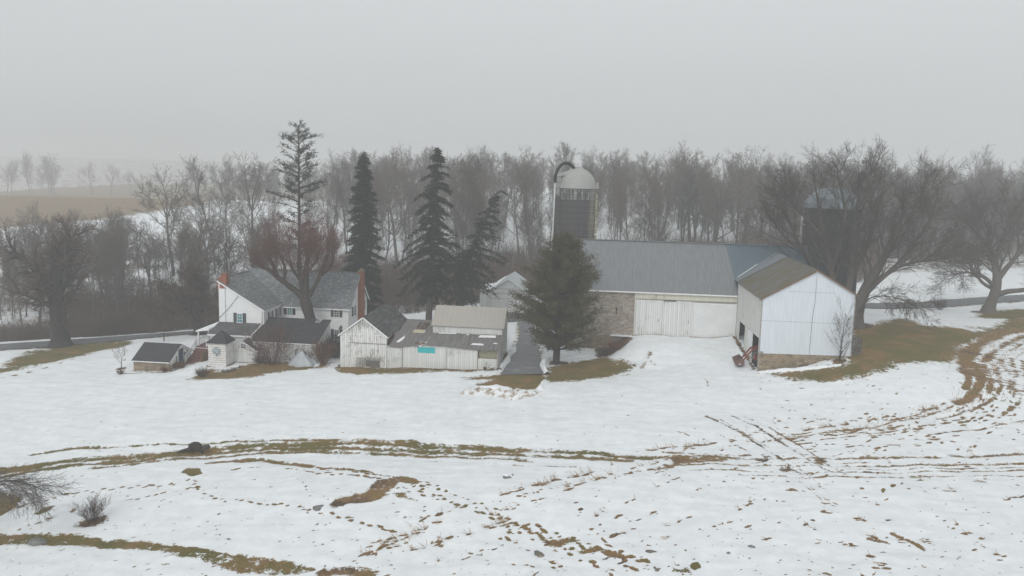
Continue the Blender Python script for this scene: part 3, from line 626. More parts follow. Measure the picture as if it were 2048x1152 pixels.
def sheet(name, co, nu, nv, m, attrs=None, smooth=True):
    me = bpy.data.meshes.new(name); n = nu*nv
    idx = np.arange(n).reshape(nv, nu); q = np.stack([idx[:-1,:-1], idx[:-1,1:], idx[1:,1:], idx[1:,:-1]], -1).reshape(-1, 4)
    me.vertices.add(n); me.vertices.foreach_set('co', np.asarray(co, np.float32).ravel())
    me.loops.add(q.size); me.loops.foreach_set('vertex_index', q.ravel().astype(np.int32))
    me.polygons.add(len(q)); me.polygons.foreach_set('loop_start', (np.arange(len(q))*4).astype(np.int32))
    try: me.polygons.foreach_set('loop_total', np.full(len(q), 4, np.int32))
    except Exception: pass
    me.update(calc_edges=True)
    me.polygons.foreach_set('use_smooth', np.full(len(q), smooth))
    for k, a in (attrs or {}).items():
        at = me.attributes.new(k, 'FLOAT', 'POINT'); at.data.foreach_set('value', np.asarray(a, np.float32).ravel())
    me.materials.append(m); o = bpy.data.objects.new(name, me); COL.objects.link(o); return o

def ground_material():
    g = G('snow_and_winter_grass'); p = g.coord(); ba = g.attr('bare'); hu = g.attr('hue')
    n0 = g.noise(p, 0.20, 3); n1 = g.noise(p, 0.75, 3); n2 = g.noise(p, 2.6, 4, 0.6); n3 = g.noise(p, 11.0, 3, 0.6)
    on = g.step(ba, 0.06, 0.3)
    wv = g.M('ADD', g.M('ADD', g.M('ADD', g.M('MULTIPLY', g.M('SUBTRACT', n0, 0.5), 0.9), g.M('MULTIPLY', g.M('SUBTRACT', n1, 0.5), 0.9)), g.M('MULTIPLY', g.M('SUBTRACT', n2, 0.5), 1.15)), g.M('MULTIPLY', g.M('SUBTRACT', n3, 0.5), 1.0))
    f = g.step(g.M('ADD', ba, g.M('MULTIPLY', wv, on)), 0.44, 0.54)
    gr = g.n('ValToRGB'); e = gr.color_ramp.elements; e[0].position = 0.0; e[0].color = (0.140, 0.135, 0.030, 1); e[1].position = 1.0; e[1].color = (0.075, 0.052, 0.036, 1)
    for pos, c in ((0.3, (0.205, 0.150, 0.042, 1)), (0.55, (0.320, 0.190, 0.075, 1)), (0.8, (0.165, 0.100, 0.055, 1))):
        k = e.new(pos); k.color = c
    hn = g.noise(p, 0.35, 4, 0.6); hn2 = g.noise(p, 4.0, 3)
    hv = g.M('ADD', hu, g.M('ADD', g.M('MULTIPLY', g.M('SUBTRACT', hn, 0.5), 1.9), g.M('MULTIPLY', g.M('SUBTRACT', hn2, 0.5), 0.9)), clamp=True)
    g.put(gr.inputs[0], hv)
    fib = g.noise(p, 26.0, 3, 0.7); gc = g.mix(g.M('MULTIPLY', g.step(fib, 0.35, 0.7), 0.6), g.mix(0.45, gr.outputs[0], (0.03, 0.025, 0.015)), gr.outputs[0])
    gc = g.mix(g.M('MULTIPLY', g.step(n3, 0.45, 0.75), 0.30), gc, (0.30, 0.22, 0.12))
    sn = g.noise(p, 0.9, 5, 0.6); sd = g.noise(g.vec(*[g.M('MULTIPLY', q, k) for q, k in zip(g.xyz(p), (0.28, 1.1, 1.0))]), 1.0, 5, 0.6)
    sc_ = g.mix(g.step(sn, 0.35, 0.7), (0.735, 0.765, 0.785), (0.81, 0.832, 0.845)); sc_ = g.mix(g.M('MULTIPLY', g.step(sd, 0.52, 0.78), 0.42), sc_, (0.62, 0.635, 0.645))
    speck = g.step(g.noise(p, 7.0, 5, 0.7), 0.70, 0.76); sc_ = g.mix(g.M('MULTIPLY', speck, 0.35), sc_, (0.42, 0.38, 0.33))
    edge = g.M('MULTIPLY', g.step(g.M('ADD', ba, g.M('MULTIPLY', wv, on)), 0.30, 0.46), 0.22); sc_ = g.mix(edge, sc_, (0.50, 0.46, 0.40))
    col = g.mix(f, sc_, gc)
    h = g.M('ADD', g.M('MULTIPLY', g.M('SUBTRACT', 1.0, f), 1.0), g.M('ADD', g.M('MULTIPLY', g.noise(p, 5.0, 5, 0.6), 0.55), g.M('MULTIPLY', fib, 0.25)))
    return g.done(col, g.M('ADD', 0.65, g.M('MULTIPLY', f, 0.3)), h, 0.55, 0.06, 0.2)
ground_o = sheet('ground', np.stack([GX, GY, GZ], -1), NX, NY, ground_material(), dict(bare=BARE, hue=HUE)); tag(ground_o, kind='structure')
del GX, GY

def ribbon(name, L, Rr, n, m, lift):
    t = np.linspace(0, 1, n)[None, :, None]; q = L[:, None, :]*(1-t)+Rr[:, None, :]*t
    z = gz(q[...,0].ravel(), q[...,1].ravel()).reshape(q.shape[:2])+lift-0.02*np.abs(np.linspace(-1, 1, n))[None]**2
    return sheet(name, np.concatenate([q, z[..., None]], -1), n, len(L), m)
tg = np.gradient(road_c, axis=0); tg = tg/np.linalg.norm(tg, axis=1)[:, None]; nm = np.stack([-tg[:,1], tg[:,0]], 1)
tag(ribbon('road', road_c-nm*2.7, road_c+nm*2.7, 9, MAT['tar'], 0.03), kind='structure')
dL, dR = spline(drv_l, 0.8), spline(drv_r, 0.8); k = min(len(dL), len(dR))
rs = lambda P: np.stack([np.interp(np.linspace(0, 1, 40), np.linspace(0, 1, len(P)), P[:, i]) for i in (0, 1)], 1)
tag(ribbon('driveway', rs(dL), rs(dR), 13, MAT['drive'], 0.036), kind='structure')

# ------------------------------------------------------------------ buildings: all stand square to one another, 6 degrees off the line of sight
YAW = -math.radians(6)
def window(parent, a0, a1, z0, z1, at, side=False, pane='pane', nx=2, ny=2, shutters=None, name='window', fr=0.07, frame='trim'):
    """sash window on a wall: frame and glazing bars proud of the wall, pane set in; side=True for a wall facing +u"""
    def bx(m, p0, p1, q0, q1, d0, d1):
        if side: m.box(at+d0, at+d1, p0, p1, q0, q1)
        else: m.box(p0, p1, at-d1, at-d0, q0, q1)
    f = MB()
    bx(f, a0, a0+fr, z0, z1, -0.02, 0.07); bx(f, a1-fr, a1, z0, z1, -0.02, 0.07)
    bx(f, a0+fr, a1-fr, z1-fr*1.3, z1, -0.02, 0.068); bx(f, a0-0.03, a1+0.03, z0-0.06, z0, -0.02, 0.10)
    b = 0.028
    for i in range(1, nx): c = a0+(a1-a0)*i/nx; bx(f, c-b/2, c+b/2, z0, z1-fr*1.3, 0.012, 0.045)
    for i in range(1, ny): c = z0+(z1-z0)*i/ny; bx(f, a0+fr, a1-fr, c-b*0.8, c+b*0.8, 0.012, 0.05)
    fo = f.build(name, MAT[frame], parent)
    p = MB(); bx(p, a0+fr*0.5, a1-fr*0.5, z0, z1-fr*0.6, -0.02, 0.02); p.build('pane', MAT[pane], fo)
    if shutters:
        wd = shutters[1]
        for s0, s1 in ((a0-wd, a0-0.02), (a1+0.02, a1+wd)):
            m = MB(); bx(m, s0, s1, z0-0.05, z1+0.02, 0.003, 0.05)
            zc = z0-0.05
            while zc < z1-0.06: bx(m, s0+0.05, s1-0.05, zc+0.02, zc+0.075, 0.05, 0.068); zc += 0.11
            m.build('shutter', MAT[shutters[0]], parent)
    return fo

# ---- farmhouse
hs_ = empty('farmhouse', (-23.096, 102, 0), YAW, 'white two storey farmhouse with slate roof, dark shutters and two brick chimneys', 'house')
B = -1.9
m = MB(); E0, R0, DP, WL = 4.75, 9.0, 8.4, -16.4
m.face([(WL,0,B),(0,0,B),(0,0,E0),(WL,0,E0)]); m.face([(0,DP,B),(WL,DP,B),(WL,DP,E0),(0,DP,E0)])
m.face([(0,0,B),(0,DP,B),(0,DP,E0),(0,DP/2,R0),(0,0,E0)]); m.face([(WL,DP,B),(WL,0,B),(WL,0,E0),(WL,DP/2,R0),(WL,DP,E0)])
WV = -5.75; WR = -10.05; WZ, WT = 4.92, 8.62
m.face([(WL,WV,B),(WR,WV,B),(WR,WV,WZ),(WL,WV,WT)]); m.face([(WR,WV,B),(WR,-0.002,B),(WR,-0.002,WZ),(WR,WV,WZ)]); m.face([(WL,-0.002,B),(WL,WV,B),(WL,WV,WT),(WL,-0.002,WT)])
m.build('wall', MAT['siding'], hs_)
m = MB(); so_ = (R0-E0)/(DP/2)
zf = lambda v: E0+0.12+so_*v
vj = (WT-WZ)/so_*1.0
m.slab([(0.35,-0.35,zf(-0.35)),(0.35,4.2,zf(4.2)),(WL-0.15,4.2,zf(4.2)),(WL-0.15,3.72,zf(3.72)),(WR,-0.02,zf(-0.02)),(WR+0.02,-0.35,zf(-0.35))], 0.11)
m.slab([(0.35,4.2,zf(4.2)),(0.35,DP+0.4,zf(-0.4)),(WL-0.15,DP+0.4,zf(-0.4)),(WL-0.15,4.2,zf(4.2))], 0.11)
m.bar((0.35,4.2,zf(4.2)+0.02),(WL-0.15,4.2,zf(4.2)+0.02), 0.25, 0.06)
roof_h = m.build('roof', MAT['slate'], hs_)
ws = (WT-WZ)/(WR-WL); wz = lambda u: WZ+0.10+ws*(WR-u)
m = MB(); m.slab([(WR+0.22,WV-0.22,wz(WR+0.22)),(WL-0.2,WV-0.22,wz(WL-0.2)),(WL-0.2,3.66,wz(WL-0.2)),(WR+0.22,0.0,wz(WR+0.22))], 0.10)
m.bar((WL-0.2,WV-0.22,wz(WL-0.2)+0.04),(WL-0.2,3.7,wz(WL-0.2)+0.04), 0.22, 0.08)
m.build('roof', MAT['slate_side'], hs_)
m = MB()                                                                        # eaves, rakes and corner boards
m.box(WR+0.05, 0.33, -0.36, -0.28, zf(-0.35)-0.30, zf(-0.35)-0.115); m.box(WR+0.2, WR+0.27, WV-0.2, -0.36, wz(WR)-0.38, wz(WR)-0.22)
m.bar((0.30,-0.34,zf(-0.34)-0.22),(0.30,4.2,zf(4.2)-0.22), 0.09, 0.22); m.bar((0.30,4.2,zf(4.2)-0.22),(0.30,DP+0.38,zf(-0.38)-0.22), 0.09, 0.22)
m.bar((WR+0.2,WV-0.2,wz(WR+0.2)-0.18),(WL-0.16,WV-0.2,wz(WL-0.16)-0.18), 0.07, 0.16)
m.box(-0.10, 0.025, -0.025, 0.12, B, E0-0.02); m.box(WR-0.10, WR+0.025, WV-0.025, WV+0.12, B, WZ-0.02); m.box(WL-0.02, WL+0.11, WV-0.025, WV+0.1, B, WT-0.06)
m.build('trim', MAT['trim'], hs_)
for q in ([(-0.04,-0.10,B+0.4),(-0.04,-0.10,E0-0.2),(-0.04,-0.30,E0-0.05)], [(WR-0.2,WV-0.07,B+2),(WR-0.2,WV-0.07,WZ)], [(-15.5,WV-0.05,2.9),(-15.5,WV-0.05,7.9)]): MB().tube(q, 0.045, 6).build('downspout', MAT['pipe'], hs_)
m = MB(); m.tube([(-13.4,WV-0.12,6.9),(-15.0,WV-0.1,4.9),(-16.6,WV-0.1,3.3)], 0.03, 4); m.build('service_cable', MAT['dark_steel'], hs_)
S1 = ('shutter', 0.46)
window(hs_, -2.23, -1.43, 3.2, 4.45, 0.0, shutters=('shutter_grey', 0.45), nx=2, ny=4); window(hs_, -9.2, -8.42, 3.25, 4.5, 0.0, shutters=S1, nx=2, ny=4, pane='pane_teal')
window(hs_, -2.23, -1.43, 0.05, 1.35, 0.0, shutters=S1, nx=2, ny=4); window(hs_, -6.0, -5.2, 0.05, 1.35, 0.0, shutters=S1, nx=2, ny=4)
window(hs_, -13.86, -13.06, 3.0, 4.28, WV, shutters=('shutter_grey', 0.5), nx=2, ny=3, pane='pane_teal')
window(hs_, -4.0, -3.25, 2.95, 4.25, WR, True, shutters=S1, nx=2, ny=4); window(hs_, -1.55, -0.8, 3.05, 4.3, WR, True, shutters=S1, nx=2, ny=4)
window(hs_, 1.7, 2.45, 3.1, 4.45, 0.0, True, shutters=S1, nx=2, ny=4); window(hs_, 6.4, 7.1, 3.1, 4.4, 0.0, True, shutters=('shutter', 0.36), nx=2, ny=4)
window(hs_, 2.3, 2.75, 5.5, 6.1, 0.0, True, nx=1, ny=2); window(hs_, 1.7, 2.45, 0.1, 1.4, 0.0, True, shutters=S1, nx=2, ny=4)
m = MB(); m.box(0.0, 0.62, 4.0, 5.3, B, 9.15); m.box(-0.03, 0.65, 3.97, 5.33, 9.15, 9.3); ch = m.build('chimney', MAT['brick'], hs_)
m = MB(); m.box(-0.06, 0.68, 3.94, 5.36, 9.3, 9.42); m.lathe([(0.0,0.3),(0.16,0.28),(0.2,0.0)], (0.31,4.65,9.42), 10); m.build('cap', MAT['cap'], ch)
m = MB(); m.box(-16.62, -15.3, WV-0.02, WV+0.9, 7.6, 9.05); m.box(-16.1, -15.36, WV+0.04, WV+0.8, 9.05, 9.52); m.box(-16.16, -15.30, WV-0.02, WV+0.86, 9.52, 9.62); ch = m.build('chimney', MAT['brick'], hs_)
m = MB(); m.box(-15.95, -15.5, WV+0.2, WV+0.65, 9.62, 9.70); m.build('cap', MAT['cap'], ch)
# kitchen wing with its own lower roof, porch and steps
KF, KL, KR = -8.2, -16.75, -10.6
m = MB(); m.box(KL+0.15, KR-0.1, KF+0.15, WV-0.003, B, 1.75); m.build('kitchen_wall', MAT['siding'], hs_)
m = MB(); m.slab([(KL,KF-0.15,1.83),(KR,KF-0.15,1.83),(-10.28,WV-0.01,2.98),(-16.45,WV-0.01,2.98)], 0.09); m.build('kitchen_roof', MAT['felt_grey'], hs_)
m = MB(); m.bar((KR+0.02,KF-0.18,1.80),(-10.22,WV-0.03,2.94), 0.12, 0.16); m.box(KL, KR, KF-0.2, KF-0.155, 1.58, 1.80); m.build('roof_edge', MAT['trim'], hs_)
m = MB(); m.box(-11.55, -10.75, KF+0.08, KF+0.148, -0.4, 1.3); m.build('door', MAT['trim'], hs_)
m = MB(); m.slab([(-18.6,KF+0.1,2.05),(-16.72,KF+0.1,2.35),(-16.72,2.2,2.35),(-18.6,2.2,2.05)], 0.12); pr = m.build('porch_roof', MAT['trim'], hs_)
m = MB(); m.slab([(-18.55,KF+0.2,2.12),(-16.75,KF+0.2,2.42),(-16.75,2.1,2.42),(-18.55,2.1,2.12)], 0.06); m.build('snow_patch', MAT['snow'], pr)
for v in (KF+0.35, -5.2, -2.2): MB().box(-18.45, -18.27, v, v+0.18, 0.0, 1.98).build('porch_post', MAT['trim'], hs_)
m = MB(); m.box(-18.55, -16.65, KF-0.1, 2.0, -0.16, -0.02); m.build('porch_deck', MAT['step'], hs_)
m = MB()
for i in range(7): m.box(-18.5-0.02*i, -16.75, KF-0.12-0.30*(i+1), KF-0.12-0.30*i, B-0.2, -0.22-0.24*i)
m.build('steps', MAT['step'], hs_)
m = MB(); m.box(-16.72, -16.55, KF-2.1, KF-0.12, B-0.2, -0.35); m.build('step_side', MAT['brown_wood'], hs_)
m = MB()
for (p, q) in (((-18.5,KF-0.15,0.0),(-18.75,KF-2.3,-1.75)), ((-18.5,KF-0.1,0.0),(-18.5,-2.0,0.0)), ((-17.0,KF+0.0,0.0),(-16.7,KF+0.0,0.0))):
    p, q = Vector(p), Vector(q); n = max(2, int((q-p).length/0.16))
    m.bar(p+Vector((0,0,0.88)), q+Vector((0,0,0.88)), 0.09, 0.07); m.bar(p+Vector((0,0,0.12)), q+Vector((0,0,0.12)), 0.05, 0.06)
    for i in range(n+1): c = p.lerp(q, i/n); m.box(c.x-0.018, c.x+0.018, c.y-0.018, c.y+0.018, c.z+0.1, c.z+0.88)
    for c in (p, q): m.box(c.x-0.06, c.x+0.06, c.y-0.06, c.y+0.06, c.z-0.15, c.z+1.02)
m.build('railing', MAT['rail'], hs_)

# ---- lean-to in front of the house
lt = empty('lean_to_shed', (-23.096, 102, 0), YAW, 'white lean-to shed with dark shingle roof and a small pale roof hatch', 'shed')
L0, L1, LF, LB = -10.05, -1.35, -9.0, -4.0
m = MB(); m.face([(L0,LF,B),(L1,LF,B),(L1,LF,1.42),(L0,LF,1.42)]); m.face([(L1,LF,B),(L1,LB,B),(L1,LB,3.42),(L1,LF,1.42)]); m.face([(L0,LB,B),(L0,LF,B),(L0,LF,1.42),(L0,LB,3.42)]); m.face([(L1,LB,B),(L0,LB,B),(L0,LB,3.42),(L1,LB,3.42)])
m.build('wall', MAT['boards'], lt)
m = MB(); m.slab([(L0-0.1,LF-0.28,1.42),(L1+0.16,LF-0.28,1.42),(L1+0.16,LB+0.1,3.56),(L0-0.1,LB+0.1,3.56)], 0.09); rf = m.build('roof', MAT['felt'], lt)
m = MB(); m.slab([(-3.2,LB-0.75,3.29),(-2.55,LB-0.75,3.29),(-2.35,LB-0.05,3.58),(-3.0,LB-0.05,3.58)], 0.06); ha = m.build('hatch', MAT['steel'], rf)
MB().slab([(-3.05,LB-0.6,3.358),(-2.7,LB-0.6,3.358),(-2.55,LB-0.25,3.503),(-2.9,LB-0.25,3.503)], 0.012).build('pane', MAT['pane'], ha)
for a, b_ in ((-5.75, -4.6), (-2.35, -1.5), (-8.9, -8.0)):
    d = MB().box(a, b_, LF-0.05, LF-0.003, -1.55, 1.05).build('door', MAT['boards'], lt)
    [MB().box(a+0.05, b_-0.05, LF-0.07, LF-0.052, z_, z_+0.09).build('batten', MAT['old_trim'], d) for z_ in (-1.0, 0.7)]
m = MB(); m.box(-5.85, -4.5, LF-0.08, LF-0.003, 1.07, 1.13); m.build('door_lintel', MAT['old_trim'], lt)
m = MB(); m.box(L0, L1+0.1, LF-0.29, LF-0.25, 1.22, 1.33); m.bar((L1+0.1,LF-0.25,1.32),(L1+0.1,LB+0.05,3.42), 0.05, 0.16); m.build('trim', MAT['trim'], lt)

# ---- small gabled shed joined to it
ks = empty('gabled_garden_shed', (-36.452, 93.66, -1.5), YAW, 'small white board shed with a four pane window in its gable, beside the square hut', 'shed')
m = MB(); U1, EV, PK, UP, DPT = 3.2, 1.78, 2.86, 1.32, 4.2
m.face([(0,0,-.5),(U1,0,-.5),(U1,0,EV-0.05),(UP,0,PK),(0,0,EV)]); m.face([(U1,0,-.5),(U1,DPT,-.5),(U1,DPT,EV-0.05),(U1,0,EV-0.05)]); m.face([(0,DPT,-.5),(0,0,-.5),(0,0,EV),(0,DPT,EV)]); m.face([(U1,DPT,-.5),(0,DPT,-.5),(0,DPT,EV),(UP,DPT,PK),(U1,DPT,EV-0.05)])
m.build('wall', MAT['boards'], ks)
m = MB(); s2 = (PK-EV)/(U1-UP); s1 = (PK-EV)/UP
m.slab([(UP,-0.2,PK+0.1),(U1+0.2,-0.2,EV+0.05-0.2*s2),(U1+0.2,DPT,EV+0.05-0.2*s2),(UP,DPT,PK+0.1)], 0.07); m.slab([(UP,-0.2,PK+0.1),(-0.2,-0.2,EV+0.1-0.2*s1),(-0.2,DPT,EV+0.1-0.2*s1),(UP,DPT,PK+0.1)], 0.07); m.build('roof', MAT['felt_side'], ks)
m = MB(); m.bar((UP,-0.2,PK-0.02),(U1+0.2,-0.2,EV-0.07-0.2*s2), 0.05, 0.14); m.bar((UP,-0.2,PK-0.02),(-0.2,-0.2,EV-0.02-0.2*s1), 0.05, 0.14); m.build('trim', MAT['trim'], ks)
window(ks, 1.0, 1.75, 1.95, 2.55, 0.0, nx=2, ny=2, fr=0.05)

# ---- square hut with a pyramid roof, sided in wide gapped planks
th = empty('square_hut', (-38.99, 91.8, -1.6), YAW, 'square white plank hut with a dark pyramid roof, grey dish on its front', 'hut')
m = MB(); TW, TD = 2.34, 2.05; m.box(0.05, TW-0.05, 0.05, TD-0.05, -1.0, 3.2); m.build('wall', MAT['old_trim'], th)
m = MB(); z = -0.55; rr = random.Random(4)
while z < 3.1:
    h_ = 0.215; o_ = rr.uniform(-0.012, 0.012); t = 0.045
    m.prism([(-0.03,-t+o_,z),(TW+0.02,-t-o_,z),(TW+0.0,0.048,z),(0.0,0.048,z)], (0, 0.03, h_)); m.prism([(TW+t,-0.02+o_,z),(TW+t,TD,z),(TW-0.048,TD,z),(TW-0.048,0.02,z)], (-0.03, 0, h_))
    m.prism([(-t,0,z),(-t,TD,z),(0.048,TD,z),(0.048,0,z)], (0.03, 0, h_)); z += 0.285+rr.uniform(-0.006, 0.012)
m.build('plank_siding', MAT['log'], th)
m = MB(); e = 0.22; A = (TW/2+0.15, TD/2, 4.62); q = [(-e,-e,3.16),(TW+e,-e,3.16),(TW+e,TD+e,3.16),(-e,TD+e,3.16)]
for i in range(4): m.face([q[i], q[(i+1)%4], A])
m.face(q[::-1]); m.prism(q, (0,0,-0.1)); m.build('roof', MAT['felt'], th)
def dish(name, loc, rz, label, r, mat, mastlen):
    o = empty(name, loc, rz, label, 'satellite dish')
    b_ = MB(); k = 18; prof = [(0.001, 0.0), (r*0.5, r*0.05), (r*0.85, r*0.15), (r, r*0.22), (r*0.985, r*0.25), (r*0.8, r*0.17), (0.001, 0.03)]
    b_.lathe(prof, (0,0,0), 22); d = b_.build('reflector', MAT[mat], o, True); d.rotation_euler = (math.radians(72), 0, 0)
    MB().tube([(0,-0.02,-0.1),(0,-r*0.75,-r*0.62),(0,-r*1.0,-r*0.25)], 0.018, 5).build('feed_arm', MAT['dark_steel'], o)
    MB().tube([(0,-r*1.03,-r*0.3),(0,-r*0.98,-r*0.1)], 0.05, 8).build('feed_horn', MAT['dark_steel'], o)
    MB().tube([(0,0.06,0.0),(0,0.12,-0.25),(0,0.16,-mastlen)], 0.03, 6).build('mast', MAT['dark_steel'], o)
    return o
def place(root, u, v, z): 
    o = bpy.data.objects[root] if isinstance(root, str) else root
    return Matrix.Translation(o.location) @ Matrix.Rotation(o.rotation_euler.z, 4, 'Z') @ Vector((u, v, z))
dish('satellite_dish', place(th, 1.15, -0.24, 2.15), YAW, 'round grey satellite dish on the front of the square hut', 0.46, 'dish', 0.75)

# ---- half sunk stone springhouse
sp_ = empty('stone_springhouse', (-48.086, 90.50, -2.0), YAW, 'low brown stone springhouse with steep dark roof and blue door in its white gable', 'springhouse')
SU, SV, SE, SR, SK = 4.8, 5.3, 1.42, 3.0, 2.6
m = MB(); m.box(0, SU, 0, 0.35, -1.0, SE-0.05); m.box(SU-0.35, SU, 0.352, SV, -1.0, 0.75); m.box(0, 0.35, 0.352, SV, -1.0, 0.75); m.box(0.352, SU-0.352, SV-0.35, SV, -1, SE); m.build('stone_wall', MAT['stone_brown'], sp_)
for u in (SU-0.03, 0.03): MB().face([(u,0.05,0.75),(u,SV,0.75),(u,SV,1.55),(u,SK,SR-0.08),(u,0.05,SE)]).build('gable_wall', MAT['siding'], sp_)
m = MB(); sl1 = (SR-SE)/SK; m.slab([(-0.12,-0.3,SE+0.06-0.3*sl1),(SU+0.2,-0.3,SE+0.06-0.3*sl1),(SU+0.2,SK,SR+0.06),(-0.12,SK,SR+0.06)], 0.08); m.slab([(-0.12,SK,SR+0.06),(SU+0.2,SK,SR+0.06),(SU+0.2,SV+0.2,1.58),(-0.12,SV+0.2,1.58)], 0.08); m.build('roof', MAT['felt'], sp_)
m = MB(); m.bar((SU+0.16,-0.3,SE-0.14-0.1),(SU+0.16,SK,SR-0.10), 0.06, 0.14); m.bar((SU+0.16,SK,SR-0.10),(SU+0.16,SV+0.2,1.42), 0.06, 0.14); m.box(-0.1, SU+0.15, -0.32, -0.27, SE-0.23, SE-0.12); m.build('trim', MAT['trim'], sp_)
d = MB().box(SU-0.02, SU+0.06, 2.25, 3.25, 0.3, 2.35).build('door', MAT['blue_door'], sp_); MB().box(SU+0.06, SU+0.10, 3.05, 3.12, 1.2, 1.4).build('handle', MAT['steel'], d)
window(sp_, 1.5, 1.95, 0.95, 1.7, SU-0.03, True, nx=1, ny=2, fr=0.05); window(sp_, 3.7, 4.15, 1.0, 1.75, SU-0.03, True, nx=1, ny=2, fr=0.05, shutters=('shutter', 0.2))

# ---- long worn board shed: gabled end, sagging middle, tan roofed loft
bs = empty('board_shed', (-21.519, 90.208, -0.8), YAW, 'rambling peeling white board shed with broken middle roof and tan metal loft', 'shed')
m = MB(); SW, SE2, SP, SD = 5.95, 4.28, 6.5, 10.5
m.face([(0,0,-.6),(SW,0,-.6),(SW,0,SE2),(SW/2,0,SP),(0,0,SE2)]); m.face([(SW,0,-.6),(SW,SD,-.6),(SW,SD,SE2),(SW,0,SE2)]); m.face([(0,SD,-.6),(0,0,-.6),(0,0,SE2),(0,SD,SE2)]); m.face([(SW,SD,-.6),(0,SD,-.6),(0,SD,SE2),(SW/2,SD,SP),(SW,SD,SE2)])
m.build('gable_end_wall', MAT['boards_worn'], bs)
m = MB(); s_ = (SP-SE2)/(SW/2)
for sg in (-1, 1): m.slab([(SW/2,-0.2,SP+0.10),(SW/2+sg*(SW/2+0.28),-0.2,SE2+0.10-0.28*s_),(SW/2+sg*(SW/2+0.28),SD+0.15,SE2+0.10-0.28*s_),(SW/2,SD+0.15,SP+0.10)], 0.08)
m.build('gable_end_roof', MAT['felt_side'], bs)
m = MB()
for sg in (-1, 1): m.bar((SW/2,-0.19,SP-0.03),(SW/2+sg*(SW/2+0.26),-0.19,SE2-0.03-0.26*s_), 0.06, 0.15)
m.box(0, SW, -0.04, -0.003, SE2-0.02, SE2+0.05); m.box(SW-0.09, SW+0.02, -0.03, -0.003, -0.4, SE2-0.03); m.box(0, 0.09, -0.03, -0.003, -0.5, SE2-0.03); m.build('trim', MAT['trim'], bs)
MB().box(1.2, 5.9, -0.09, -0.003, 3.16, 3.23).build('door_track', MAT['old_trim'], bs)
MB().box(0.06, 1.9, -0.06, -0.003, -0.3, 2.55).build('plank_panel', MAT['boards'], bs)
MB().box(1.35, 2.75, -0.08, -0.003, 1.28, 3.12).build('sliding_door', MAT['boards_worn'], bs)
MB().box(2.78, 5.85, -0.07, -0.003, 1.40, 3.10).build('sliding_door', MAT['boards_worn'], bs)
MB().box(3.35, 5.1, -0.02, -0.003, -0.1, 1.0).build('dark_opening', MAT['dark'], bs)
m = MB()
for i in range(-12, 30):
    for sgn in (1, -1):
        a = Vector((2.15+i*0.155, -0.05-0.012*sgn, -0.25)); b_ = a+Vector((1.5*sgn, 0, 1.55)); 
        t0 = 0; lo, hi = 2.15, 5.2
        f0 = max(0, min(1, (lo-a.x)/(b_.x-a.x))) if sgn > 0 else max(0, min(1, (hi-a.x)/(b_.x-a.x))); f1 = max(0, min(1, (hi-a.x)/(b_.x-a.x))) if sgn > 0 else max(0, min(1, (lo-a.x)/(b_.x-a.x)))
        if f1-f0 > 0.05: m.bar(a.lerp(b_, f0), a.lerp(b_, f1), 0.055, 0.012)
m.box(2.1, 5.25, -0.09, -0.03, 1.28, 1.36); lat = m.build('lattice', MAT['lattice'], bs)
# low front range, its eaves line sagging
tops = [(SW,2.98),(8.1,3.0),(9.9,3.22),(11.5,3.30),(13.7,3.28),(15.6,3.12),(17.68,3.02)]; V0 = 0.15
m = MB()
for (u0, z0), (u1, z1) in zip(tops[:-1], tops[1:]): m.face([(u0,V0,-.3),(u1,V0,-.3),(u1,V0,z1),(u0,V0,z0)])
m.build('front_wall', MAT['boards'], bs)
for q in ((7.95, 8.08, V0-0.05, V0-0.003, -0.1, 2.95), (13.62, 13.68, V0-0.04, V0-0.003, 0.2, 3.1), (6.0, 7.945, V0-0.05, V0-0.003, 2.78, 2.86), (17.55, 17.68, V0-0.06, V0-0.003, 0.2, 3.0)): MB().box(*q).build('batten', MAT['old_trim'], bs)
m = MB(); m.face([(17.68,V0,1.95),(20.2,V0,1.95),(20.2,V0,0.1),(17.68,V0,0.1)]); m.face([(20.2,V0,0.1),(20.2,10,0.3),(20.2,10,5.1),(20.2,7,7.0),(20.2,4.0,5.1),(20.2,4.0,4.1),(20.2,V0,3.2)]); m.build('end_wall', MAT['boards'], bs)
m = MB(); m.face([(17.7,V0+0.3,1.9),(20.1,V0+0.3,1.9),(20.1,V0+0.3,3.2),(17.7,V0+0.3,3.2)]); m.build('recessed_panel', MAT['plywood'], bs)
MB().box(20.06, 20.2, V0-0.02, V0+0.12, 0.1, 3.2).build('corner_post', MAT['old_trim'], bs); MB().box(20.206, 20.26, 3.2, 3.32, 0.2, 3.6).build('corner_post', MAT['old_trim'], bs)
m = MB(); rr = random.Random(8)
def lowz(u): return float(np.interp(u, [p[0] for p in tops]+[20.4], [p[1] for p in tops]+[3.18]))
us = list(np.arange(6.3, 20.5, 0.47))
for u0, u1 in zip(us[:-1], us[1:]):
    up = lambda u: 3.95+0.01*(u-6); j = rr.uniform(-0.03, 0.03); brk = 9.6 < u0 < 10.9
    fr_ = V0-0.28+rr.uniform(-0.06, 0.06); vb = 3.98 if u0 > 10.6 else 3.5
    if brk: fr_ = V0+0.9+rr.uniform(0, 0.5)
    tt = (fr_-V0)/(vb-V0)
    m.slab([(u0,fr_,lowz(u0)+0.09+j+(up(u0)-lowz(u0))*tt),(u1-0.015,fr_,lowz(u1)+0.09+j+(up(u1)-lowz(u1))*tt),(u1-0.015+(0.0),vb,up(u1)+0.09+j),(u0,vb,up(u0)+0.09+j)], 0.04)
lowr = m.build('front_roof', MAT['old_roof'], bs)
m = MB()
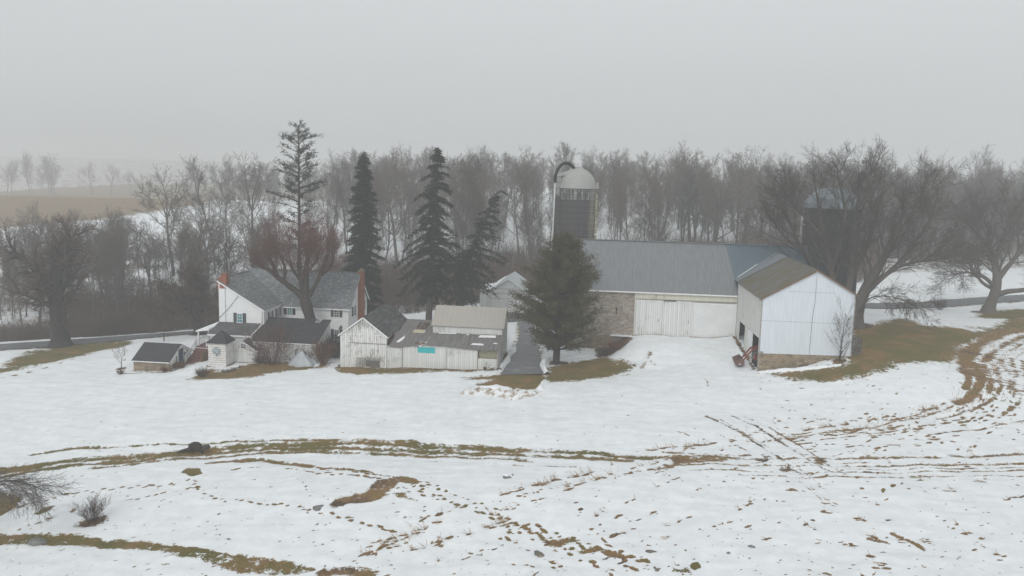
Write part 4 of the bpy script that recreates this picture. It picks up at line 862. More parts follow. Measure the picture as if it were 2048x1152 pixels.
for a, b_ in (((9.7,0.2,3.2),(10.9,0.55,3.5)), ((9.6,0.5,3.35),(11.0,0.35,3.42)), ((10.0,0.1,3.1),(10.7,1.0,3.6)), ((10.5,0.0,3.22),(11.3,0.2,3.35)), ((9.5,0.8,3.45),(10.6,0.9,3.5))): m.bar(a, b_, 0.14, 0.05)
m.build('broken_boards', MAT['brown_wood'], bs)
# middle roof with missing sheets, showing rafters
m = MB(); mz = lambda v: 3.72+0.14*(v-3.5)
us = np.arange(6.3, 10.9, 0.5); rr = random.Random(3)
for u0 in us:
    hole = 8.2 < u0 < 9.6
    for v0, v1 in (((3.5, 5.2), (8.6, 9.6)) if hole else ((3.5, 9.6),)):
        if hole and v0 < 4: continue
        j = rr.uniform(-0.03, 0.03); m.slab([(u0,v0,mz(v0)+j),(u0+0.48,v0,mz(v0)+j),(u0+0.48,v1,mz(v1)+j),(u0,v1,mz(v1)+j)], 0.04)
m.build('middle_roof', MAT['old_roof'], bs)
MB().slab([(8.25,3.5,mz(3.5)+0.02),(9.65,3.5,mz(3.5)+0.02),(9.65,5.6,mz(5.6)+0.02),(8.25,5.6,mz(5.6)+0.02)], 0.03).build('patch_sheet', MAT['tan'], bs)
m = MB(); [m.bar((u,5.2,mz(5.2)-0.12),(u,8.8,mz(8.8)-0.12), 0.09, 0.14) for u in (8.4, 8.95, 9.5)]; [m.bar((8.1,v,mz(v)-0.03),(9.75,v,mz(v)-0.03), 0.13, 0.04) for v in (5.75, 6.3, 6.9, 7.4, 8.1)]
m.build('rafters', MAT['brown_wood'], bs)
MB().box(6.0, 20.1, 4.2, 9.5, 0.0, 0.9).build('floor', MAT['dark'], bs)
MB().face([(6.02,0.5,2.9),(6.02,3.5,3.4),(6.02,3.5,4.0),(6.02,0.5,3.6)]).build('flashing', MAT['brown_wood'], bs)
MB().face([(10.98,4.1,3.0),(10.98,6.6,3.2),(10.98,6.6,4.6),(10.98,4.1,4.4)]).build('red_board', MAT['red'], bs)
m = MB(); TL, TR = 11.05, 20.18
m.face([(TL,4.02,3.6),(TR,4.02,3.6),(TR,4.02,5.12),(TL,4.02,5.15)]); m.face([(TL,10,3.0),(TL,4.02,3.0),(TL,4.02,5.15),(TL,7,7.05),(TL,10,5.15)]); m.face([(TR,10,0),(TL,10,0),(TL,10,5.15),(TR,10,5.15)]); m.build('loft_wall', MAT['boards'], bs)
m = MB(); m.slab([(TL-0.2,3.75,5.08),(TR+0.25,3.75,5.05),(TR+0.25,7,7.2),(TL-0.2,7,7.2)], 0.06); m.slab([(TL-0.2,7,7.2),(TR+0.25,7,7.2),(TR+0.25,10.25,5.05),(TL-0.2,10.25,5.05)], 0.06); m.build('loft_roof', MAT['tan_roof'], bs)
for q in ([(7.0,0.9),(7.45,0.9),(8.1,2.9),(7.75,2.9)], [(11.9,3.62),(14.2,3.68),(14.2,3.9),(11.9,3.86)], [(15.6,3.55),(15.9,3.55),(15.9,3.75),(15.6,3.7)], [(17.2,3.0),(19.5,3.05),(19.4,3.6),(17.4,3.55)], [(16.6,0.95),(18.2,0.98),(18.1,1.35),(16.8,1.32)], [(19.4,1.4),(19.9,1.4),(19.8,1.6),(19.4,1.55)]):
    zz = lambda u, v: lowz(u)+0.13+(3.95+0.01*(u-6)-lowz(u))*(v-V0)/(3.98-V0)
    MB().slab([(u,v,zz(u,v)+0.06) for u, v in q], 0.07).build('snow_patch', MAT['snow'], lowr)
for i, (u, v, z_, rz_) in enumerate(((14.2,-0.55,0.0,0.2),(14.9,-0.7,0.05,1.0))): pass
bn = MB().box(10.0, 12.2, V0-0.035, V0-0.012, 2.30, 3.02).build('banner', MAT['teal']); bn.location = bs.location; bn.rotation_euler.z = YAW; tag(bn, 'plain teal rectangular sheet fixed to the front of the board shed', 'banner')
dish('satellite_dish', place(bs, 0.15, -0.1, 5.0), YAW-0.7, 'small dark satellite dish on the eaves of the peeling board shed', 0.36, 'dark_steel', 0.75)
for i, (px, py, r, h_, mt, lb) in enumerate(((983,738,0.24,0.42,'trim','white bucket by the shed corner near the driveway'), (970,738,0.20,0.36,'brown_wood','brown bucket left of the white bucket by the shed corner'))):
    p = on_ground(px, py+2); o = empty('bucket', p, 0, lb, 'bucket'); m = MB(); m.lathe([(0.001,0.02),(r*0.8,0.02),(r*0.82,0.0),(r,h_),(r*1.06,h_),(r*1.06,h_-0.04),(r*0.95,h_-0.03),(r*0.76,0.05),(0.001,0.05)], (0,0,0), 14); m.build('pail', MAT[mt], o, True)
    MB().tube([(math.cos(t)*r, 0.02, h_-0.02-0.18*math.sin(t)) for t in np.linspace(0, PI, 9)], 0.012, 4).build('handle', MAT['dark_steel'], o)

# ---- garage across the yard
ga = empty('garage', (-3.408, 123.67, 0.5), YAW, 'white gabled garage with double doors and pale metal roof behind the tan roof', 'garage')
m = MB(); W_, EZ, PZ, PU, GD = 5.45, 3.72, 5.5, 2.88, 11.0
m.face([(0,0,-.6),(W_,0,-.6),(W_,0,EZ),(PU,0,PZ),(0,0,EZ)]); m.face([(W_,0,-.6),(W_,GD,-.6),(W_,GD,EZ),(W_,0,EZ)]); m.face([(0,GD,-.6),(0,0,-.6),(0,0,EZ),(0,GD,EZ)]); m.face([(W_,GD,-.6),(0,GD,-.6),(0,GD,EZ),(PU,GD,PZ),(W_,GD,EZ)]); m.build('wall', MAT['door_white'], ga)
m = MB(); sg = (PZ-EZ)/PU; m.slab([(PU,-0.3,PZ+0.1),(W_+0.35,-0.3,EZ+0.05-0.3*sg),(W_+0.35,GD+0.2,EZ+0.05-0.3*sg),(PU,GD+0.2,PZ+0.1)], 0.08); m.slab([(PU,-0.3,PZ+0.1),(-0.35,-0.3,EZ+0.05-0.3*sg),(-0.35,GD+0.2,EZ+0.05-0.3*sg),(PU,GD+0.2,PZ+0.1)], 0.08); rf = m.build('roof', MAT['pale_roof'], ga)
m = MB(); m.slab([(-0.3,0.4,EZ-0.05),(0.9,1.5,EZ+0.78),(1.3,GD,EZ+1.03),(-0.3,GD,EZ-0.05)], 0.06); m.build('snow_patch', MAT['snow'], rf)
m = MB(); m.slab([(-2.6,3.0,3.0),(-0.3,3.0,3.45),(-0.3,GD,3.45),(-2.6,GD,3.0)], 0.10); m.build('side_roof', MAT['snow'], ga)
m = MB(); m.box(-2.5, -0.003, 3.2, GD-0.2, -.6, 3.0); m.build('side_wall', MAT['boards'], ga)
for z_ in (4.0, 3.2, 2.26): MB().box(0.5 if z_ > 3.8 else 0.05, W_-0.5 if z_ > 3.8 else W_-0.05, -0.05, -0.003, z_-0.05, z_).build('batten', MAT['old_trim'], ga)
for a, b_ in ((0.25, 2.72), (2.80, 5.2)):
    d = MB().box(a, b_, -0.045, -0.003, -0.1, 2.16).build('door', MAT['door_white'], ga); MB().box((b_-0.2) if a < 1 else (a+0.1), (b_-0.1) if a < 1 else (a+0.2), -0.09, -0.046, 0.95, 1.15).build('handle', MAT['dark_steel'], d)

# ---- great bank barn with its gabled front wing
WO = (29.433, 84.0, 1.723)
ba = empty('bank_barn', WO, YAW, 'long barn with grey and blue metal roof, stone end and white front wing', 'barn')
LV, DB, BL, BR = 13.74, 12.3, -23.2, 10.2; RV = LV+DB/2; EVZ, RZ = 7.05, 13.05
m = MB(); m.box(BL, -13.72, LV, LV+0.6, -3.2, EVZ-0.05); m.box(BL, BL+0.6, LV+0.602, LV+DB, -3.2, EVZ); m.build('stone_wall', MAT['stone'], ba)
m = MB(); m.box(-17.55, -17.0, LV-1.6, LV-0.003, -3.2, 0.65); m.box(-19.6, -17.56, LV-1.0, LV-0.003, -3.2, 0.25); m.build('stone_wing_wall', MAT['stone_brown'], ba)
MB().box(-17.2, -14.0, LV-0.5, LV-0.01, 0.36, 0.5).build('snow_patch', MAT['snow'], ba)
MB().face([(BL+0.02,LV,EVZ-0.1),(BL+0.02,LV+DB,EVZ-0.1),(BL+0.02,RV,RZ-0.1)]).build('gable_wall', MAT['boards_barn'], ba)
m = MB(); m.face([(BR,LV,-1),(BR,LV+DB,-1),(BR,LV+DB,EVZ),(BR,RV,RZ-0.05),(BR,LV,EVZ)]); m.build('gable_wall', MAT['boards_barn'], ba); m = MB(); m.face([(BR,LV+DB,-1),(BL,LV+DB,-1),(BL,LV+DB,EVZ),(BR,LV+DB,EVZ)]); m.build('back_wall', MAT['boards_barn'], ba)
m = MB(); m.face([(-13.72,LV+0.02,-0.6),(0.0,LV+0.02,-0.6),(0.0,LV+0.02,EVZ-0.02),(-13.72,LV+0.02,EVZ-0.02)]); m.build('front_wall', MAT['boards_barn'], ba)
MB().box(-13.7, -0.01, LV-0.06, LV+0.015, 5.72, EVZ-0.05).build('upper_boarding', MAT['band'], ba)
m = MB(); m.box(-13.8, -13.6, LV-0.09, LV-0.061, 0.3, EVZ-0.05); m.box(-10.35, -10.1, LV-0.05, LV+0.01, 0.6, 5.68); m.build('post', MAT['boards_barn'], ba)
MB().box(-13.6, -0.05, LV-0.16, LV-0.03, 5.62, 5.70).build('door_track', MAT['old_trim'], ba)
for a, b_, mt in ((-13.55, -10.0, 'boards_door'), (-9.98, -5.95, 'boards_door')): 
    d = MB().box(a, b_, LV-0.11, LV-0.02, 0.62, 5.6).build('sliding_door', MAT[mt], ba); MB().box(b_-0.5, b_-0.44, LV-0.16, LV-0.112, 2.6, 3.0).build('handle', MAT['dark_steel'], d)
MB().box(-9.85, -8.2, LV-0.22, LV-0.162, 5.52, 5.66).build('door_hanger', MAT['dark_steel'], ba)
m = MB()
for i in range(16): m.prism([(-5.78,LV-0.10,0.70+i*0.3),(-0.3,LV-0.10,0.70+i*0.3),(-0.3,LV-0.04,0.70+i*0.3),(-5.78,LV-0.04,0.70+i*0.3)], (0,-0.012,0.29))
m.build('overhead_door', MAT['door_white'], ba)
m = MB(); m.box(-5.92, -5.80, LV-0.13, LV-0.02, 0.5, 5.6); m.box(-0.28, -0.05, LV-0.13, LV-0.02, 0.4, 5.6); m.build('door_post', MAT['trim'], ba)
m = MB(); m.box(-5.8, -1.9, LV-0.6, LV-0.12, 0.3, 0.56); m.build('sill', MAT['old_trim'], ba)
m = MB(); m.box(-16.35, -16.2, LV-0.012, LV+0.05, 3.3, 4.4); m.build('slit_opening', MAT['dark'], ba)
rs_ = (RZ-EVZ)/(DB/2); rz_ = lambda v: EVZ+0.10+rs_*(v-LV)
m = MB(); m.slab([(BL-0.4,LV-0.4,rz_(LV-0.4)),(0.15,LV-0.4,rz_(LV-0.4)),(-0.95,RV,rz_(RV)),(BL-0.4,RV,rz_(RV))], 0.09); m.slab([(BL-0.4,RV,rz_(RV)),(-0.95,RV,rz_(RV)),(-0.95,LV+DB+0.4,rz_(LV-0.4)),(BL-0.4,LV+DB+0.4,rz_(LV-0.4))], 0.09); m.build('roof', MAT['metal_roof'], ba)
m = MB(); m.slab([(0.155,LV-0.4,rz_(LV-0.4)),(BR+0.35,LV-0.4,rz_(LV-0.4)),(BR+0.35,RV,rz_(RV)),(-0.945,RV,rz_(RV))], 0.09); m.slab([(-0.945,RV,rz_(RV)),(BR+0.35,RV,rz_(RV)),(BR+0.35,LV+DB+0.4,rz_(LV-0.4)),(-0.945,LV+DB+0.4,rz_(LV-0.4))], 0.09); m.build('roof', MAT['blue_roof'], ba)
m = MB(); m.bar((BL-0.42,RV,rz_(RV)+0.04),(BR+0.37,RV,rz_(RV)+0.04), 0.42, 0.07); m.build('ridge_cap', MAT['metal_roof'], ba)
m = MB(); m.box(BL-0.38, -0.02, LV-0.46, LV-0.41, rz_(LV-0.4)-0.22, rz_(LV-0.4)-0.03); m.build('eaves_board', MAT['trim'], ba)
# wing
WU, WP, WE1, WE2, WPZ = 10.47, 5.99, 8.66, 9.5, 12.15
bd = (1.0, 3.4, 8.0)
m = MB(); m.face([(0,0,-1.2),(WU,0,0.5),(WU,0,2.2),(0,0,2.0)])
m = MB(); m.prism([(0.0,0.0,-1.5),(WU,0.0,-1.5),(WU,0.0,2.22),(0.0,0.0,2.04)], (0,0.45,0)); m.box(WU-0.45, WU, 0.452, LV, -1.5, 2.2); m.build('stone_foundation', MAT['stone_brown'], ba)
m = MB(); m.prism([(0.02,-0.03,2.04),(WU,-0.03,2.22),(WU,-0.03,WE2),(WP,-0.03,WPZ),(0.02,-0.03,WE1)], (0,0.05,0)); m.build('gable_siding', MAT['metal_wall'], ba)
m = MB(); m.prism([(5.72,-0.045,2.15),(5.75,-0.045,2.15),(5.84,-0.045,6.5),(6.0,-0.045,8.3),(6.02,-0.045,11.6),(5.99,-0.045,11.6),(5.96,-0.045,8.3),(5.80,-0.045,6.5)], (0,0.012,0)); m.box(0.1, WU-0.1, -0.038, -0.0305, 5.98, 6.0); m.box(3.0, 8.2, -0.038, -0.0305, 9.56, 9.58); m.build('siding_seam', MAT['dark_steel'], ba)
m = MB(); zt = 3.78; V1 = LV-0.005
m.face([(0,0.0,zt),(0,V1,zt-0.2),(0,V1,WE1),(0,0.0,WE1)]); m.face([(0,0.0,0.0),(0,0.35,0.0),(0,0.35,zt),(0,0.0,zt)]); m.face([(0,3.4,0.0),(0,8.1,0.4),(0,8.1,zt-0.1),(0,3.4,zt)]); m.face([(0,11.3,0.4),(0,V1,0.4),(0,V1,zt-0.2),(0,11.3,zt-0.2)])
m.build('side_wall', MAT['boards_barn'], ba)
d = MB().box(-0.09, -0.005, 3.42, 5.6, 0.75, 3.72).build('side_door', MAT['door_white'], ba)
MB().box(-0.12, -0.005, 5.62, 6.8, 0.5, 3.7).build('side_door', MAT['boards_barn'], ba)
m = MB(); m.box(0.3, 10.0, LV-0.3, LV-0.1, -1, 8.2); m.box(0.6, 9.9, 6.9, 7.1, -1, 6); m.box(0.3, WU-0.5, 0.5, LV-0.3, -1.2, -0.02); m.face([(0.01,0.36,7.5),(WU-0.5,0.36,7.5),(WU-0.5,LV-0.3,7.5),(0.01,LV-0.3,7.5)]); m.build('dark_interior', MAT['dark'], ba)
m = MB(); m.box(WU-0.03, WU, 0.05, LV, 2.2, WE2); m.build('back_side_wall', MAT['metal_wall'], ba)
wl = (WPZ-WE1)/WP; wr = (WPZ-WE2)/(WU-WP); f1 = lambda u: WPZ+0.10-wl*(WP-u); f2 = lambda u: WPZ+0.10-wr*(u-WP); BV = 13.15
m = MB(); m.slab([(-0.3,-0.3,f1(-0.3)),(WP,-0.3,f1(WP)),(WP,BV,f1(WP)),(-0.3,BV,f1(-0.3))], 0.07); m.slab([(WP,-0.3,f2(WP)),(WU+0.35,-0.3,f2(WU+0.35)),(WU+0.35,BV,f2(WU+0.35)),(WP,BV,f2(WP))], 0.07); wrf = m.build('wing_roof', MAT['moss_roof'], ba)
m = MB(); vv = lambda z: LV+(z-EVZ-0.10)/rs_
m.slab([(WP,BV+0.005,f1(WP)+0.12),(-0.3,BV+0.005,f1(-0.3)+0.12),(-0.3,vv(f1(-0.3)+0.12),f1(-0.3)+0.12),(WP,vv(f1(WP)+0.12)+0.05,f1(WP)+0.12)], 0.07); m.slab([(WP,BV+0.005,f2(WP)+0.12),(WU+0.3,BV+0.005,f2(WU+0.3)+0.12),(WU+0.3,vv(f2(WU+0.3)+0.12),f2(WU+0.3)+0.12),(WP,vv(f2(WP)+0.12)+0.05,f2(WP)+0.12)], 0.07)
m.build('link_roof', MAT['blue_gable_roof'], ba)
m = MB(); q = [(u, vv(f1(u)+0.12)) for u in (0.2, 1.0, 2.0, 3.1)]; m.slab([(u,v-0.03,f1(u)+0.15) for u, v in q]+[(u,v-0.30,f1(u)+0.15) for u, v in q[::-1]], 0.05); m.build('snow_patch', MAT['snow'], wrf)
m = MB(); m.bar((-0.3,-0.31,f1(-0.3)-0.10),(WP,-0.31,f1(WP)-0.10), 0.05, 0.16); m.bar((WP,-0.31,f2(WP)-0.10),(WU+0.35,-0.31,f2(WU+0.35)-0.10), 0.05, 0.16); m.build('rake_board', MAT['brown_wood'], ba)
for q in ((-0.03, 0.09, -0.06, -0.031, 0.0, WE1-0.05), (WU-0.08, WU+0.03, -0.06, -0.031, 2.2, WE2-0.05)): MB().box(*q).build('corner_board', MAT['old_trim'], ba)
MB().box(0.0, 0.5, -0.10, -0.001, 2.05, 2.28).build('sill', MAT['old_trim'], ba)

# ---- silos
si = empty('stave_silo', (9.93, 114.0, 0.0), 0.0, 'tall dark stave silo with grey metal dome, side chute and curved blower pipe', 'silo')
r = 2.95
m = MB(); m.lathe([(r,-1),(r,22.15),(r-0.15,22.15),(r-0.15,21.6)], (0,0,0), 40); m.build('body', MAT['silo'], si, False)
m = MB(); m.lathe([(r+0.10*(1 if k == 0 else 0), 22.16) if k == 0 else (r*math.cos(k*PI/2/9), 22.2+3.15*math.sin(k*PI/2/9)) for k in range(10)], (0,0,0), 24); dm = m.build('dome', MAT['dome'], si)
m = MB(); m.lathe([(0.45,25.3),(0.45,25.42),(0.01,25.5)], (0,0,0), 12); m.build('vent_cap', MAT['dome'], dm)
hoops = MB()
for i in range(24):
    z = 0.6+i*0.92; hoops.lathe([(r+0.01,z-0.03),(r+0.045,z),(r+0.01,z+0.03)], (0,0,0), 40)
hoops.build('hoops', MAT['dark_steel'], si)
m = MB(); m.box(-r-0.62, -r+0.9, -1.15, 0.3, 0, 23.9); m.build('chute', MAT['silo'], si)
m = MB(); m.slab([(-r-0.65,-1.25,23.95),(-r+1.0,-1.25,24.25),(-0.9,-0.4,25.1),(-r+0.1,0.5,24.4),(-r-0.65,0.4,23.95)], 0.1); m.build('chute_roof', MAT['dome'], si)
m = MB(); px_ = -r-0.75; pts = [(px_-0.35,-1.6,0.0),(px_-0.1,-1.45,10),(px_+0.1,-1.3,19),(px_+0.15,-1.2,23.0)]; m.tube(pts, 0.12, 8); pipe = m.build('fill_pipe', MAT['pipe'], si, True)
m = MB(); m.tube([(px_+0.15,-1.2,23.0)]+[(px_+0.1+1.75*(1-math.cos(t)), -1.3+0.35*t, 23.1+2.9*math.sin(t)) for t in np.linspace(0.1, 2.35, 14)], 0.24, 8); m.build('gooseneck', MAT['rubber'], si, True)
m = MB(); m.box(r-0.2, r+0.3, -0.9, -0.3, 22.2, 22.7); m.lathe([(0.01,0),(0.25,0),(0.25,0.4),(0.01,0.4)], (r+0.05,-0.7,22.7), 10); m.build('roof_hatch', MAT['dome'], si)
m = MB(); [m.box(r*0.95, r*0.95+0.34, -1.25, -0.9, z0, z0+0.70) for z0 in np.arange(6, 21.5, 0.92)]; m.build('ladder_cage', MAT['plywood'], si)

s2 = empty('dark_silo', (53.2, 121.0, 2.0), 0.0, 'broad black silo with dull blue dome half hidden behind the spreading bare tree', 'silo')
r = 4.45; m = MB(); m.lathe([(r,-2),(r,17.8),(r-0.2,17.8)], (0,0,0), 44); m.build('body', MAT['rubber'], s2, True)
m = MB(); m.lathe([(r+0.05,17.8),(r+0.05,18.0)]+[(r*math.cos(k*PI/2/8), 18.0+3.2*math.sin(k*PI/2/8)) for k in range(9)], (0,0,0), 28); m.build('dome', MAT['dome_dark'], s2)
m = MB(); [m.tube([(-r-0.55,a,0),(-r-0.55,a,17)], 0.04, 5) for a in (-0.3, 0.3)]; [m.bar((-r-0.55,-0.3,z0),(-r-0.55,0.3,z0), 0.04) for z0 in np.arange(1, 17, 0.4)]; [m.bar((-r-0.55,-0.3,z0),(-r,-0.3,z0), 0.05) for z0 in np.arange(1, 17, 2)]; m.build('ladder', MAT['trim'], s2)

# ------------------------------------------------------------------ trees
class Tubes:
    """fast collector of tapering tubes"""
    def __init__(s): s.v = []; s.f = []; s.n = 0
    def add(s, pts, rad, sides):
        P = np.asarray(pts, float); R_ = np.asarray(rad, float); n = len(P)
        T = np.gradient(P, axis=0); T /= np.linalg.norm(T, axis=1)[:, None]+1e-9
        ref = np.array([0.31, 0.93, 0.13]) if abs(T[0] @ np.array([0.31, 0.93, 0.13])) < 0.9 else np.array([1.0, 0, 0])
        X = np.cross(T, ref); X /= np.linalg.norm(X, axis=1)[:, None]+1e-9; Y = np.cross(T, X)
        a = np.arange(sides)*2*PI/sides
        V = P[:, None]+R_[:, None, None]*(X[:, None]*np.cos(a)[None, :, None]+Y[:, None]*np.sin(a)[None, :, None])
        s.v.append(V.reshape(-1, 3)); i = np.arange(n-1)[:, None]*sides; j = np.arange(sides)[None]; k = (j+1) % sides
        s.f.append((s.n+np.stack([i+j, i+k, i+k+sides, i+j+sides], -1)).reshape(-1, 4)); s.n += n*sides
    def tris(s, V):
        """V: (m,3,3) loose triangles"""
        m = len(V); s.v.append(V.reshape(-1, 3)); q = s.n+np.arange(m*3).reshape(m, 3); s.f.append(np.concatenate([q, q[:, 2:]], 1)); s.n += m*3
    def mesh(s, name, m, smooth=True):
        me = bpy.data.meshes.new(name)
        V = np.concatenate(s.v); Fq = np.concatenate(s.f); tri = Fq[:, 2] == Fq[:, 3]
        q, t = Fq[~tri], Fq[tri][:, :3]; me.vertices.add(len(V)); me.vertices.foreach_set('co', V.astype(np.float32).ravel())
        li = np.concatenate([q.ravel(), t.ravel()]).astype(np.int32); me.loops.add(len(li)); me.loops.foreach_set('vertex_index', li)
        st = np.concatenate([np.arange(len(q))*4, len(q)*4+np.arange(len(t))*3]).astype(np.int32); me.polygons.add(len(st)); me.polygons.foreach_set('loop_start', st)
        try: me.polygons.foreach_set('loop_total', np.concatenate([np.full(len(q), 4), np.full(len(t), 3)]).astype(np.int32))
        except Exception: pass
        me.update(calc_edges=True); me.polygons.foreach_set('use_smooth', np.full(len(st), smooth)); me.materials.append(m); return me
    def build(s, name, m, parent=None, smooth=True):
        o = bpy.data.objects.new(name, s.mesh(name, m, smooth)); COL.objects.link(o)
        if parent: o.parent = parent
        return o

def unit(v): return v/(np.linalg.norm(v)+1e-9)
def turn(d, ang, az):
    a = np.cross(d, (0.0, 0.0, 1.0)) if abs(d[2]) < 0.95 else np.cross(d, (1.0, 0.0, 0.0)); a = unit(a); b = np.cross(d, a)
    return d*math.cos(ang)+(a*math.cos(az)+b*math.sin(az))*math.sin(ang)

def grow(rg, T, C, p, d, L, r, lev, Q, az=0.0):
    n = Q['n'][lev]; pts = [p]; rad = [r]; stp = L/n; d = np.array(d, float); kids = []
    rend = max(r*Q['end'][lev], Q['rmin'])
    for i in range(n):
        d = unit(d+rg.normal(0, Q['wan'][lev], 3)+np.array([0, 0, Q['up'][lev]])); p = p+d*stp; t = (i+1)/n
        pts.append(p); rad.append(r+(rend-r)*t**0.85)
        if lev < Q['max'] and t >= Q['st'][lev]:
            k = Q['k'][lev]; kk = int(k)+(rg.random() < k-int(k))
            for _ in range(kk):
                az += 2.4+rg.normal(0, 0.5); kids.append((p, turn(d, Q['ang'][lev]*rg.uniform(0.7, 1.3), az), L*Q['lr'][lev]*(1-Q['cone'][lev]*t)*rg.uniform(0.65, 1.25), max(rad[-1]*Q['rr'][lev], Q['rmin']), az))
    sides = 9 if r > 0.3 else 6 if r > 0.12 else 4 if r > 0.05 else 3
    (T if r >= Q['split'] else C).add(pts, rad, sides)
    for k in kids: grow(rg, T, C, k[0], k[1], k[2], k[3], lev+1, Q, k[4])
    if lev < Q['max']:
        for _ in range(Q['fork'][lev]):
            az += 2.4; grow(rg, T, C, p, turn(d, Q['ang'][lev]*rg.uniform(0.35, 0.7), az), L*Q['lr'][lev]*rg.uniform(0.7, 1.0), max(rad[-1]*0.85, Q['rmin']), lev+1, Q, az)

OPEN = dict(max=4, n=(5,6,5,4,3), wan=(0.06,0.11,0.14,0.16,0.18), up=(0.05,0.06,0.04,0.02,0.0), end=(0.55,0.35,0.3,0.4,0.5), st=(0.45,0.25,0.2,0.2,1), k=(2.0,1.6,1.7,1.6,0),
            ang=(0.75,0.75,0.75,0.7,0.6), lr=(0.62,0.55,0.52,0.5,0.5), rr=(0.5,0.55,0.55,0.6,0.6), cone=(0.25,0.4,0.4,0.3,0.3), fork=(3,2,2,1,0), rmin=0.016, split=0.06)
WOODT = dict(OPEN, n=(9,5,4,3,3), st=(0.28,0.25,0.25,0.3,1), k=(2.4,1.6,1.5,1.2,0), ang=(0.62,0.55,0.6,0.6,0.6), lr=(0.34,0.58,0.56,0.55,0.5), up=(0.05,0.12,0.07,0.04,0.0), rmin=0.0115, split=0.055, fork=(2,2,1,1,0))
def preset(base, **kw): return dict(base, **kw)

def bare_parts(seed, H, r, Q, d0=(0,0,1), flare=True, starts=None):
    rg = np.random.default_rng(seed); T, C = Tubes(), Tubes()
    L = H*Q.get('bole', 0.5)
    if starts is None: starts = [((0, 0, -0.3), d0, L, r)]
    for (p, d, l, rr) in starts: grow(rg, T, C, np.array(p, float), unit(np.array(d, float)), l, rr, 0, Q, rg.uniform(0, 6))
    if flare: 
        a = np.linspace(0, 1, 6); T.add(np.stack([0*a, 0*a, -0.5+a*1.6], 1), r*(1.0+0.75*(1-a)**2.2), 10)
    # fit the height asked for
    zt = max(v[:, 2].max() for v in (T.v+C.v)); k = H/zt
    for S in (T, C): S.v = [v*np.array([k, k, k]) for v in S.v]
    return T, C
def tree(name, base, label, cat, T, C, tm, cm, rz=0.0, group=None, parts=('trunk', 'crown')):
    o = empty(name, tuple(base), rz, label, cat, group)
    T.build(parts[0], MAT[tm], o); C.build(parts[1], MAT[cm], o); return o

# -- broad lawn tree on the left, with bushy shoots round its bole
b = on_ground(122, 690); H = height_px(b, 428)
T, C = bare_parts(5, H, 1.15, preset(OPEN, bole=0.42, n=(5,7,6,4,3), ang=(0.8,0.85,0.8,0.7,0.6), k=(2.8,1.9,1.9,1.8,0), end=(0.7,0.3,0.3,0.4,0.5), up=(0.03,0.03,0.02,0.0,-0.02), lr=(0.85,0.5,0.5,0.5,0.5)))
rg = np.random.default_rng(2)
for i in range(420):
    z = rg.uniform(2.2, 7.5); a = rg.uniform(0, 2*PI); rr = 1.0; d = unit(np.array([math.cos(a), math.sin(a), rg.uniform(0.1, 1.4)])); p = np.array([math.cos(a)*rr, math.sin(a)*rr, z]); L = rg.uniform(1.0, 3.0)
    C.add([p, p+d*L*0.5+rg.normal(0, 0.1, 3), p+d*L+rg.normal(0, 0.25, 3)], [0.025, 0.018, 0.012], 3)
tree('lawn_tree', b, 'stout bare tree with thick bole on the grass by the road', 'tree', T, C, 'bark_dark', 'twig_brush')

# -- low weeping fruit tree by the porch
b = on_ground(398, 668); H = height_px(b, 512)
T, C = bare_parts(8, H, 0.50, preset(OPEN, bole=0.26, n=(4,7,6,5,3), st=(0.6,0.2,0.2,0.2,1), k=(2.5,2.2,2.1,1.8,0), ang=(1.05,0.8,0.8,0.7,0.6), lr=(1.35,0.5,0.5,0.5,0.5), up=(0.05,0.02,-0.05,-0.12,-0.15), wan=(0.08,0.16,0.2,0.2,0.2), cone=(0.1,0.3,0.3,0.3,0.3)))
tree('fruit_tree', b, 'low wide bare tree with drooping twisted branches beside the white porch', 'tree', T, C, 'bark_dark', 'twig_brush')

# -- pollarded tree with red shoots behind the lean-to
b = np.array([*place(hs_, -4.9, -3.15, 0)[:2], 0.0]); b[2] = gz1(b[0], b[1]); rg = np.random.default_rng(21); T, C = Tubes(), Tubes()
ctl = lambda pts: [np.array(at_depth(x, y, b[1]+dy))-b for x, y, dy in pts]
limbs = [([(626,668,0),(621,640,0),(614,615,0),(607,590,0)], (1.35,1.22,1.15,1.1)), ([(609,596,0),(585,577,-0.3),(566,563,-0.8),(548,548,-1.2),(536,538,-1.5)], (0.85,0.62,0.55,0.5,0.42)), ([(606,592,0),(604,570,0.4),(600,545,0.6),(596,522,0.8)], (0.75,0.5,0.45,0.38)),
         ([(612,592,0),(613,565,-0.3),(614,540,-0.6),(616,515,-0.8)], (0.7,0.5,0.4,0.35)), ([(617,592,0),(630,572,0.3),(640,550,0.5),(650,525,0.8),(655,508,1.0)], (0.65,0.45,0.4,0.35,0.3)), ([(556,553,-1),(549,536,-1),(541,520,-1.2)], (0.4,0.35,0.3)),
         ([(566,563,-0.8),(571,545,-0.6),(568,528,-0.4),(560,510,0)], (0.4,0.32,0.3,0.25)), ([(640,552,0.5),(660,536,0.9),(668,515,1.0)], (0.3,0.28,0.22)), ([(602,562,0.4),(586,540,1.2),(580,520,1.8)], (0.35,0.3,0.25)), ([(614,545,-0.6),(632,522,-1.4),(640,500,-1.8)], (0.3,0.25,0.2)), ([(604,570,0.4),(608,545,2.2),(612,520,3.0)], (0.4,0.3,0.25)), ([(540,541,-1.4),(522,532,-1.2),(512,520,-1.0)], (0.32,0.26,0.2))]
RED = preset(OPEN, max=2, n=(5,4,3), wan=(0.07,0.10,0.12), up=(0.05,0.05,0.03), end=(0.3,0.4,0.5), st=(0.3,0.25,1), k=(1.7,1.3,0), ang=(0.45,0.5,0.5), lr=(0.5,0.55,0.5), rr=(0.65,0.7,0.7), cone=(0.3,0.3,0.3), fork=(1,1,0), rmin=0.0095, split=0.3)
